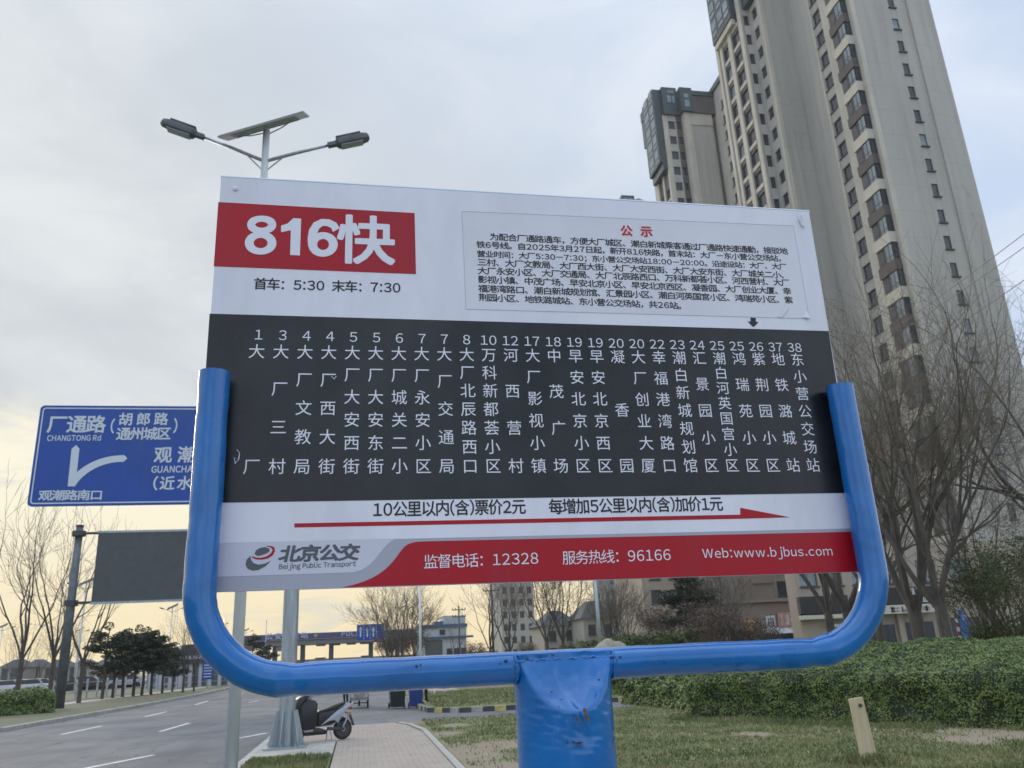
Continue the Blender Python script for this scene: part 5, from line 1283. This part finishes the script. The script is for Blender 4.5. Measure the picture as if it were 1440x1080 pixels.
for x0, x1 in ((33, 33.5), (37.2, 37.9), (41.2, 41.6), (45.0, 45.6), (49.0, 49.5)): PF.box(b, x0, x1, -.3, 4.75, 0, .34)
PF.box(b, 33.5, 35.2, -.3, 3.2, .05, .34)
add(b, 'wall', M_BEIGE, pod)
for uc, w in wl: put_win(pod, PF, uc, 6.4, w, 1.7, 1, True, .2, M_GLASSL)
o = MB().box(32.9, 36.95, 59.5, 60.0, 3.45, 4.75).build('fascia', M_FASC, pod, bevel=.03); o.location = -pod.location
o = MB().box(37.9, 45.0, 59.6, 60.0, 3.9, 5.2).build('fascia', M_FASC, pod, bevel=.03); o.location = -pod.location
o = MB().box(32.9, 37.0, 59.2, 60.0, 3.05, 3.35).build('canopy', M_CREAM, pod, bevel=.03); o.location = -pod.location
o = MB().box(38.2, 44.4, 59.3, 60.0, 3.2, 3.85).build('sign_band', M_CREAM, pod, bevel=.03); o.location = -pod.location
o = MB().box(35.0, 37.0, 59.5, 60.0, 2.45, 2.65).build('canopy', M_CREAM, pod); o.location = -pod.location
for uc, w, h in ((36.2, 1.3, 2.3), (39.0, 1.4, 2.5), (40.4, 1.2, 2.5), (43.2, 2.4, 2.6), (47.3, 2.6, 2.8)): put_win(pod, PF, uc, h/2-.05, w, h, 1, False, .3, M_GLASS)
def strokes(b, X0, X1, Y, z0, z1, n, rng):
    w = (X1-X0)/n
    for i in range(n):
        x = X0+w*i
        for _ in range(5):
            if rng.random() < .5: zz = rng.uniform(z0, z1-.05); b.box(x+.08*w, x+.82*w, Y, Y+.02, zz, zz+(z1-z0)*.11)
            else: xx = x+rng.uniform(.1, .7)*w; b.box(xx, xx+.12*w, Y-.002, Y+.018, z0, z1)
rs = random.Random(3)
for a_ in ((41.4, 43.4, 59.57, 4.6, 5.1, 4), (42.0, 43.9, 59.565, 4.0, 4.45, 3)):
    b = MB(); strokes(b, *a_, rs); add(b, 'sign_characters', M_WSGN, pod)
b = MB(); strokes(b, 40.2, 43.8, 59.27, 3.32, 3.72, 4, rs); add(b, 'sign_characters', M_DKMET, pod)
# shops farther left
sh = empty('shop_row', (37, 76, 0), 'low shops left of the black fascia, with salmon, white and yellow signs', 'shop row')
SF = Face('F', 75.0); b = MB(); b.box(30, 42.5, 75.0, 76.5, 2.9, 5.2)
for x in (30, 33.5, 36.4, 38.6, 41.9): b.box(x, x+.45, 75.0, 76.5, -.3, 2.9)
b.box(29.8, 42.6, 74.6, 77.5, 5.2, 5.5); b.box(30, 42.5, 76.5, 90, -.3, 5.2)
add(b, 'wall', M_BRW, sh)
def sgn(px0, py0, px1, py1, Y, m, par, name='shop_sign'):
    a_, c_ = at(px0, py0, Y), at(px1, py1, Y); o = MB().box(a_.x, c_.x, Y-.12, Y, min(a_.z, c_.z), max(a_.z, c_.z)).build(name, m, par, bevel=.02); o.location = -par.location; return a_, c_
for (q_, m_, ink) in (((1092, 862, 1120, 881), M_PINK, M_WSGN), ((1112, 883, 1122, 890), M_ORG, M_WSGN), ((1076, 866, 1091, 884), M_WSGN, M_DKMET), ((1046, 872, 1062, 886), M_YSGN, M_RED), ((1016, 870, 1044, 886), M_CREAM, M_RED)):
    a_, c_ = sgn(*q_, 74.9, m_, sh)
    b = MB(); strokes(b, a_.x+.1, c_.x-.1, 74.75, min(a_.z, c_.z)+.2, max(a_.z, c_.z)-.2, 3, rs); add(b, 'sign_characters', ink, sh)
for uc in (35.2, 37.7, 40.5): put_win(sh, SF, uc, 1.4, 1.7, 2.6, 1, False, .2, M_GLASS)
for k in range(3):
    o = MB().prism([(36.9+k*1.5, 73.9, 2.35), (36.9+k*1.5, 74.95, 2.85), (36.9+k*1.5, 74.95, 2.78), (36.9+k*1.5, 73.9, 2.28)], (1.4, 0, 0)).build('awning', M_WSGN, sh, recalc=True); o.location = -sh.location
# brown rendered block (foot of the second tower's neighbour)
bk = empty('rendered_block', (52, 104, 0), 'plain brown rendered wall block left of the salmon shop sign', 'building')
a0, a1 = at(1033, 840, 100).x, at(1091, 840, 100).x
b = MB(); b.box(a0, a1, 100, 106, -.3, 26); b.box(a0+2.4, a1-.3, 99.6, 100, -.3, 9.4); b.box(a0-.2, a1+.2, 99.4, 100, 25, 26.2); b.box(a0+2.3, a1-.2, 99.35, 99.6, 8.7, 9.1); add(b, 'wall', M_BRW, bk)
b = MB(); b.box(a1, a1+9, 100.4, 110, -.3, 28); add(b, 'wing', M_BEIGE, bk)
BF = Face('F', 100.4)
for zz in zlist(2.0, 4, 27):
    for u in (a1+1.2, a1+2.9, a1+5.2, a1+7.4): put_win(bk, BF, u, zz, 1.2, 1.9, 0, True, -.08, M_GLASS)
# mid-rise flats behind the conifer
fl = empty('apartment_block', (42, 104, 0), 'beige mid-rise flats partly hidden behind the dark conifer and shrubs', 'apartment block')
a0, a1 = at(905, 840, 104).x, at(1030, 840, 104).x
b = MB(); b.box(a0, a1, 104.4, 116, -.3, 24); FF = Face('F', 104.0)
us_ = [a0+1.8+2.6*i for i in range(int((a1-a0-2)/2.6))]; prev = a0
for uc in us_: wcol(b, FF, prev, uc+1.3, uc, 1.5, 1.7, zlist(1.8, 1, 23), -.3, 24, .39); prev = uc+1.3
FF.box(b, prev, a1, -.3, 24, 0, .39); add(b, 'wall', M_BEIGE, fl)
for uc in us_:
    for zz in zlist(1.8, 1, 23): put_win(fl, FF, uc, zz, 1.5, 1.7, 1, True, .2, rngT.choice(M_GL))
# villas with hipped roofs
M_ROOF = mat('dark_roof_tile', (.055, .06, .062), .8, var=.2, scale=3); M_VW = mat('villa_wall', (.36, .33, .29), .9, var=.1)
def villa(px0, px1, ptop, Y, lab, wallm=M_VW):
    a_, c_, pk = at(px0, 900, Y), at(px1, 900, Y), at((px0+px1)/2, ptop, Y); hw = pk.z*.70; o = empty('villa', ((a_.x+c_.x)/2, Y+4, 0), lab, 'villa', 'gabled villas in the distance')
    w = (c_.x-a_.x)/2
    add(MB().box(a_.x, c_.x, Y, Y+9, -.3, hw), 'wall', wallm, o)
    b = MB(); x0, x1 = a_.x-.5, c_.x+.5; xm = (x0+x1)/2
    b.v = [(x0, Y-.5, hw), (x1, Y-.5, hw), (x1, Y+9.5, hw), (x0, Y+9.5, hw), (xm-w*.25, Y+3, pk.z), (xm+w*.25, Y+3, pk.z), (xm+w*.25, Y+6, pk.z), (xm-w*.25, Y+6, pk.z)]
    b.f = [(0, 1, 5, 4), (1, 2, 6, 5), (2, 3, 7, 6), (3, 0, 4, 7), (4, 5, 6, 7), (0, 3, 2, 1)]; b.mi = [0]*6
    add(b, 'roof', M_ROOF, o); FV = Face('F', Y)
    n = max(2, int((x1-x0)/2.6))
    for i in range(n):
        for zz in (hw*.28, hw*.74): put_win(o, FV, a_.x+(i+.5)*(c_.x-a_.x)/n, zz, 1.1, 1.4, 1, True, -.07, M_GLASS)
villa(765, 814, 857, 125, 'gabled villa behind the dark bare trees above the post'); villa(822, 868, 843, 118, 'hip-roofed villa left of the apartment flats, behind the green bushes'); villa(856, 905, 835, 130, 'taller hip-roofed villa in front of the distant grey tower')
# distant towers
def far_tower(px0, px1, Y, H, lab, m, rows, cols):
    a_, c_ = at(px0, 850, Y).x, at(px1, 850, Y).x; o = empty('apartment_tower', ((a_+c_)/2, Y+8, 0), lab, 'apartment tower', 'apartment towers')
    b = MB(); b.box(a_, c_, Y, Y+16, -.3, H); b.box(a_+1, c_-1, Y+3, Y+12, H, H+3); add(b, 'wall', m, o); f = Face('F', Y)
    for i in range(cols):
        for k in range(rows): put_win(o, f, a_+(i+.5)*(c_-a_)/cols, 2+3*k, (c_-a_)/cols*.5, 1.6, 0, False, -.08, M_GLASS)
far_tower(704, 751, 210, 66, 'grey slab tower in the distance behind the bare trees above the post', M_WALLG, 8, 4)
far_tower(858, 906, 230, 60, 'distant grey tower rising behind the villas', mat('cool_grey_wall', (.25, .26, .27), .9, var=.08), 10, 5)
# blue and white two-storey building
wb = empty('office_building', (15, 152, 0), 'white two-storey building with blue bands beside the thin white pole', 'building')
M_WH = mat('white_render', (.48, .50, .53), .85, var=.08); M_BB = mat('blue_band', (.045, .10, .20), .6, var=.1)
a_, c_ = at(590, 900, 150).x, at(656, 900, 150).x; z1, z2, z3 = at(620, 881, 150).z, at(620, 896, 150).z, at(640, 865, 150).z
add(MB().box(a_, c_, 150, 160, -.3, z1-.2), 'wall', M_WH, wb); add(MB().box(a_-.2, c_+.2, 149.7, 160.2, z1-.2, z1+.35), 'blue_band', M_BB, wb); add(MB().box(a_-.2, c_+1.2, 149.6, 149.98, z2-.25, z2+.1), 'blue_band', M_BB, wb)
cx0, cx1 = at(624, 870, 150).x, c_
add(MB().box(cx0, cx1, 151, 157, z1+.35, z3), 'rooftop_box', M_WH, wb); add(MB().box(at(612, 870, 150).x, cx0, 151, 157, z1+.35, (z1+z3)/2), 'rooftop_box', M_BB, wb)
add(MB().box(at(598, 905, 150).x, at(622, 905, 150).x, 149.9, 149.98, 0, z2-.4), 'shutter_door', M_SIGNBACK, wb)
WF = Face('F', 150); put_win(wb, WF, at(622, 888, 150).x, (z1+z2)/2-.1, 1.0, .9, 0, False, -.1, M_GLASS)
for px in (632, 642, 652): put_win(wb, WF, at(px, 905, 150).x, 2.2, 1.0, 1.8, 1, True, -.1, M_GLASS)
# police checkpoint canopy across the road
cY = 170.0; x0, x1 = at(333, 900, cY).x, at(600, 893, cY).x; zt, zb2 = at(440, 890, cY).z, at(440, 899, cY).z
cp = empty('checkpoint_canopy', ((x0+x1)/2, cY, 0), 'long dark blue police checkpoint canopy spanning the road in the distance', 'checkpoint canopy')
M_NAVY = mat('navy_fascia', (.06, .055, .16), .5, var=.1); M_UND = mat('canopy_soffit', (.22, .22, .23), .7, var=.1)
add(MB().box(x0, x1, cY, cY+10, zb2, zt), 'fascia', M_NAVY, cp, bevel=.05)
add(MB().box(x0+.3, x1-.3, cY+.5, cY+9.5, zb2-.9, zb2-.02), 'soffit', M_UND, cp); add(MB().box(x0, x1, cY-.05, cY-.01, zb2+.0, zb2+.12), 'trim', M_UND, cp)
P = Print(cY-.12)
P.line('公安检查站', (374, 895.5), (433, 893), bold=2, gap=.2, hs=.9); P.line('POLICE', (480, 891.5), (516, 890.0), bold=3, gap=.25, hs=1.0)
add(P.m, 'lettering', mat('white_letter', (.42, .44, .62), .5, var=0), cp)
p = at(444, 893.5, cY); add(MB().tube([(p.x, cY-.1, p.z), (p.x, cY-.02, p.z)], .33, 10), 'emblem', mat('gold', (.5, .33, .08), .4, .4, var=.1), cp)
for px in (340, 384, 424, 465, 522, 560, 596):
    X = at(px, 905, cY).x; add(MB().box(X-.45, X+.45, cY+4, cY+5, -.3, zb2-.9), 'column', mat('column_blue_grey', (.10, .12, .14), .6, var=.1), cp)
for px in (451, 472, 494, 513):
    p = at(px, 903, cY); add(MB().box(p.x-.9, p.x+.9, cY+1, cY+1.5, zb2-1.3, zb2-.4), 'hanging_sign', M_SIGNBACK, cp)
for px in (350, 395): p = at(px, 912, cY); add(MB().box(p.x-1, p.x+1, cY+1, cY+1.3, p.z-.5, p.z+.5), 'hanging_sign', M_UND, cp)
# toll booths and barriers under it
for px, lab in ((451, 'small toll booth under the canopy, left of the lane sign'), (515, 'small toll booth under the canopy, below the lane sign')):
    X = at(px, 915, 168).x; o = empty('toll_booth', (X, 168, 0), lab, 'booth', 'booths under the checkpoint canopy')
    MB().box(-.8, .8, -1, 1, -.1, 2.5).build('cabin', M_UND, o, bevel=.05); MB().box(-.6, .6, -1.05, -1.01, 1.1, 2.1).build('window', M_GLASS, o); MB().box(-1, 1, -1.2, 1.2, 2.5, 2.7).build('roof', M_NAVY, o)
# distant barrier wall across the checkpoint
o = MB().box(at(330, 915, 190).x, at(700, 905, 190).x, 190, 190.4, -.3, 2.6).build('boundary_wall', M_UND); tag(o, 'low pale boundary wall seen under the checkpoint canopy', 'wall')
for i, (px, Y) in enumerate(((420, 175), (475, 150), (560, 140))): pass
# blue lane sign with three arrows
lY = 95.0; a_, c_ = at(502, 878.5, lY), at(540, 899, lY)
ls = empty('lane_sign', ((a_.x+c_.x)/2, lY, 0), 'blue overhead lane sign with three white upward arrows in front of the canopy', 'road sign')
add(MB().box(a_.x, c_.x, lY, lY+.08, c_.z, a_.z), 'sign_panel', M_SIGNB, ls)
for px in (507.5, 517, 525.5):
    p0 = at(px-1, 897, lY); p1 = at(px, 881, lY); b = MB(); x = (p0.x+p1.x)/2; b.box(x-.07, x+.07, lY-.02, lY-.005, p0.z+.1, p1.z-.3); b.prism([(x-.2, lY-.02, p1.z-.4), (x+.2, lY-.02, p1.z-.4), (x, lY-.02, p1.z)], (0, .015, 0)); add(b, 'arrow', M_SIGNW, ls)
for px in (512, 521, 530):
    p0 = at(px-.5, 897, lY); b = MB()
    for k in range(5): b.box(p0.x-.03, p0.x+.03, lY-.015, lY-.005, c_.z+.15+k*.3, c_.z+.3+k*.3)
    add(b, 'lane_dashes', M_SIGNW, ls)
X = c_.x+.3
add(MB().tube([(X, lY+.2, -.2), (X, lY+.2, a_.z+.3)], .14, 10), 'pole', M_GALV, ls); add(MB().box(a_.x+.1, X, lY+.1, lY+.22, a_.z-.6, a_.z-.45), 'arm', M_GALV, ls)
# arched shed on the left, blue notice board, white fence
aY = 92.0; x0, x1 = at(205, 930, aY).x, at(330, 930, aY).x; zt = at(268, 906, aY).z
ar = empty('arched_hall', ((x0+x1)/2, aY+6, 0), 'hall with a dark arched front and white lettering behind the pines', 'hall')
arch = [(x0, aY, 0+2.2)]+[(x0+(x1-x0)*t, aY, 2.2+(zt-2.2)*math.sin(math.pi*t)**.7) for t in [i/24 for i in range(25)]]+[(x1, aY, 2.2)]
add(MB().prism(arch, (0, 12, 0)), 'arched_roof', mat('charcoal_cladding', (.045, .048, .052), .7, var=.15), ar, recalc=True)
b = MB(); b.box(x0, x1, aY+1.0, aY+12, -.3, 2.2); add(b, 'glass_front', mat('pale_blue_glass', (.24, .29, .34), .2, var=.3, scale=.5), ar)
for i in range(9): X = x0+(x1-x0)*(i+.5)/9; add(MB().box(X-.16, X+.16, aY+.3, aY+.6, -.3, 2.2), 'column', M_WH, ar)
for k in range(3): add(MB().box(x0, x1, aY+.9, aY+.98, .4+k*.6, .48+k*.6), 'rail', M_WH, ar)
b = MB(); q0, q1 = at(243, 926.5, aY), at(288, 924, aY); strokes(b, q0.x, q1.x, aY-.1, q0.z-.12, q0.z+.22, 10, rs); add(b, 'sign_characters', M_WSGN, ar)
b = MB(); q0, q1 = at(233, 938, aY), at(264, 934, aY); strokes(b, q0.x, q1.x, aY-.1, q0.z-.1, q0.z+.22, 7, rs); add(b, 'sign_characters', M_WSGN, ar)
p = at(252, 912, aY); b = MB(); b.tube([(p.x, aY-.1, p.z), (p.x, aY-.02, p.z)], .26, 6); add(b, 'emblem', M_WSGN, ar)
nb_ = empty('notice_board', (at(291, 960, 80).x, 80, 0), 'blue roadside notice board with white lines next to the left bend of the frame', 'notice board')
MB().box(-.42, .42, -.03, .03, .75, 2.2).build('panel', M_SIGNB, nb_); MB().tube([(0, .06, -.1), (0, .06, 2.1)], .05, 8).build('post', M_GALV, nb_)
for k in range(5): MB().box(-.33, .33, -.045, -.032, .95+k*.24, 1.02+k*.24).build('text_line', M_SIGNW, nb_)
wf = empty('white_fence', (-15.5, 78, 0), 'white post and rail fence behind the row of pines', 'fence')
A0, A1 = Vector((-20.6, 62, 0)), Vector((-15.6, 97, 0)); NPST = 22
for i in range(NPST):
    p = A0.lerp(A1, i/(NPST-1)); o = MB().box(-.06, .06, -.06, .06, -.1, 1.35).build('post', M_WH, wf); o.location = p-wf.location
for zr_ in (.45, 1.1):
    d = (A1-A0); o = MB().obox((A0+A1)/2+Vector((0, 0, zr_)), d/2, Vector((.02, 0, 0)), Vector((0, 0, .03))).build('rail', M_WH, wf); o.location = -wf.location
# low houses beyond the car park
for i, (px0, px1, Y) in enumerate(((6, 34, 190), (38, 60, 200), (66, 96, 195), (100, 130, 190), (132, 160, 205))):
    villa(px0, px1, 927, Y, ('leftmost low grey-roofed house beyond the parked cars', 'second low house from the left beyond the parked cars', 'low house behind the screen pole beyond the parked cars', 'low house just right of the screen pole', 'low house behind the first pines')[i], M_VW)
# parked cars
def car(label, loc_, rz, m):
    o = empty('parked_car', loc_, label, 'car', 'cars parked on the far left', rz)
    body = [(-2.15, .35), (-2.2, .7), (-1.3, .86), (1.9, .88), (2.15, .75), (2.15, .35)]
    MB().prism([(x, -.86, z_) for x, z_ in body], (0, 1.72, 0)).build('body', m, o, recalc=True, bevel=.06)
    cab = [(-1.25, .85), (-.55, 1.38), (.95, 1.42), (1.75, .87)]
    MB().prism([(x, -.76, z_) for x, z_ in cab], (0, 1.52, 0)).build('cabin', M_GLASS, o, recalc=True, bevel=.05)
    MB().prism([(x, -.72, z_) for x, z_ in [(-.6, 1.385), (-.5, 1.43), (.9, 1.47), (1.0, 1.42)]], (0, 1.44, 0)).build('roof', m, o, recalc=True)
    for x in (-1.35, 1.35):
        for s in (-1, 1): MB().tube([(x, s*.87, .32), (x, s*.70, .32)], .32, 16).build('wheel', M_RUB, o)
    for s in (-1, 1): MB().box(-2.22, -2.12, s*.6-.16, s*.6+.16, .6, .74).build('headlight', M_WSGN, o)
    return o
CW = [mat('white_car_paint', (.60, .62, .64), .25, var=.03, coat=.5), mat('silver_car_paint', (.35, .37, .39), .25, .3, var=.03, coat=.5), mat('black_car_paint', (.02, .02, .022), .2, var=.03, coat=.5)]
cars = [(4, 0), (16, 0), (28, 0), (40, 1), (50, 0), (62, 2), (108, 2), (120, 2), (134, 2), (150, 1), (166, 2), (182, 1)]
cl_ = ['white car at the very left edge of the parked row', 'white car, second from the left in the parked row', 'white car between the two left bare trees', 'silver car, fourth from the left in the parked row', 'white car just left of the screen pole', 'black car right beside the screen pole', 'black car behind the white lamp pole on the left', 'black car between lamp pole and first pine', 'black car behind the first pine', 'silver car behind the second pine', 'black car behind the third pine', 'silver car behind the fourth pine']
for (px, ci), lb in zip(cars, cl_):
    Y = 120 if px < 70 else 105; p = at(px, 960, Y); car(lb, (p.x, Y+random.uniform(-2, 2), 0), random.uniform(-.12, .12)+(math.pi if random.random() < .5 else 0), CW[ci])
# power poles, thin poles and overhead cables
def pole(name, px, py_top, Y, r, lab, cat, m=M_WPAINT, arms=False, zb=0, grp=None):
    t_ = at(px, py_top, Y); o = empty(name, (t_.x, Y, zb), lab, cat, grp)
    MB().tube([(0, 0, -.2), (0, 0, t_.z)], [r, r*.7], 10).build('pole', m, o, smooth=True)
    if arms:
        for dz in (.5, 1.3):
            MB().box(-.8, .8, -.05, .05, t_.z-dz, t_.z-dz+.1).build('crossarm', M_DKMET, o)
            for s in (-.75, -.4, .4, .75): MB().tube([(s, 0, t_.z-dz+.1), (s, 0, t_.z-dz+.28)], .05, 6).build('insulator', M_SIGNBACK, o)
    return o
pole('flag_pole', 590, 800, 60, .10, 'thin white pole standing left of the blue and white building', 'pole')
pole('power_pole', 690, 812, 80, .14, 'power pole with crossarms in front of the slab tower', 'power pole', M_SIGNBACK, True)
pole('power_pole', 645, 852, 100, .12, 'power pole with crossarms in front of the blue and white building', 'power pole', M_SIGNBACK, True)
pole('lamp_pole', 835, 790, 52, .14, 'grey pole between the post trees and the hip-roofed villa', 'pole', M_GALV)
pole('lamp_pole', 375, 872, 140, .08, 'tiny lamp pole above the canopy left of the steel pole', 'pole', M_GALV)
cab = []
for i, (a_, c_) in enumerate((((1150, 530), (1500, 283)), ((1150, 534), (1500, 305)), ((1180, 556), (1500, 352)))):
    p0, p1 = at(*a_, 58), at(*c_, 26); pts = []
    for k in range(25):
        t = k/24; q_ = p0.lerp(p1, t); q_.z -= .35*math.sin(math.pi*t)-.0; pts.append(q_)
    pts = [p0-(p1-p0)*.6]+pts+[p1+(p1-p0)*.6]
    o = MB().tube(pts, .02, 5).build('overhead_cable', M_DKMET)
    tag(o, ('topmost of the three overhead cables crossing in front of the tower', 'middle of the three overhead cables crossing in front of the tower', 'lowest of the three overhead cables crossing in front of the tower')[i], 'cable', 'overhead cables')
# small blue sign behind the hedge
p = at(1354, 870, 30)
bs = empty('blue_roadside_sign', (p.x, 30, 0), 'small bright blue sign panel behind the hedge at the foot of the thick tree', 'sign')
a_, c_ = at(1346, 858, 30), at(1362, 888, 30)
add(MB().box(a_.x, c_.x, 29.97, 30.0, c_.z-.3, a_.z), 'panel', mat('bright_blue', (.05, .22, .62), .4, var=.06), bs, bevel=.005)
add(MB().box(a_.x+.14, a_.x+.2, 29.955, 29.968, a_.z-.38, a_.z-.16), 'mark', M_SIGNW, bs); add(MB().box(a_.x+.10, a_.x+.3, 29.955, 29.967, a_.z-.24, a_.z-.20), 'mark', M_SIGNW, bs)
add(MB().tube([(a_.x-.05, 30.1, 0), (a_.x-.05, 30.1, a_.z+1.0)], .02, 6), 'post', M_DKMET, bs)
for k in range(6):
    add(MB().box(a_.x-.17, a_.x-.06, 30.0, 30.02, c_.z-.3+k*.16, c_.z-.14+k*.16), 'reflector_stripe', (mat('red_stripe', (.4, .04, .03), .5, var=0) if k % 2 else M_SIGNW), bs)
# fallen leaves and grit along the kerb
b = MB(); rl = random.Random(8)
for _ in range(420):
    x = -2.12-abs(rl.gauss(0, .22)); y = rl.uniform(11, 34); s_ = rl.uniform(.012, .03); zz_ = RZ+.008
    if rl.random() < .3: x = rl.uniform(-1.9, 1.4); y = rl.uniform(11.5, 24); zz_ = .018
    a = rl.uniform(0, 6.3); c_, d_ = math.cos(a)*s_, math.sin(a)*s_
    k = len(b.v); b.v += [(x-c_, y-d_, zz_), (x+d_*.5, y-c_*.5, zz_+.004), (x+c_, y+d_, zz_+.002), (x-d_*.5, y+c_*.5, zz_+.006)]; b.f.append((k, k+1, k+2, k+3)); b.mi.append(0)
o = b.build('leaf_litter', mat('dry_leaf', (.20, .15, .09), .9, var=.4, scale=9)); tag(o, 'dry leaves and grit along the kerb and on the sidewalk', 'litter', kind='stuff')
# bits of litter and small stones on the lawn
b = MB(); rl = random.Random(2)
for _ in range(60):
    y = rl.uniform(10.5, 22); x = rl.uniform(1.8, 2+.5*y); s = rl.uniform(.008, .022); b.obox((x, y, s*.6), (s, 0, 0), (0, s*.8, 0), (0, 0, s*.6))
o = b.build('litter', M_CREAM); tag(o, 'scattered pale stones and scraps on the lawn', 'litter', kind='stuff')

# ------------------------------------------------------------------ air
hz = MB().box(-720, 720, -180, 720, -1.35, 99.5).build('haze', None)
hm = bpy.data.materials.new('haze_air'); hm.use_nodes = True; hn = hm.node_tree; hn.nodes.clear()
ho = hn.nodes.new('ShaderNodeOutputMaterial'); hv = hn.nodes.new('ShaderNodeVolumePrincipled'); hv.inputs['Color'].default_value = (.93, .94, .95, 1)
hv.inputs['Density'].default_value = .00035; hv.inputs['Anisotropy'].default_value = .3; hn.links.new(hv.outputs[0], ho.inputs['Volume'])
hz.data.materials.append(hm); tag(hz, 'thin pale haze in the air over the street', 'haze', kind='stuff')
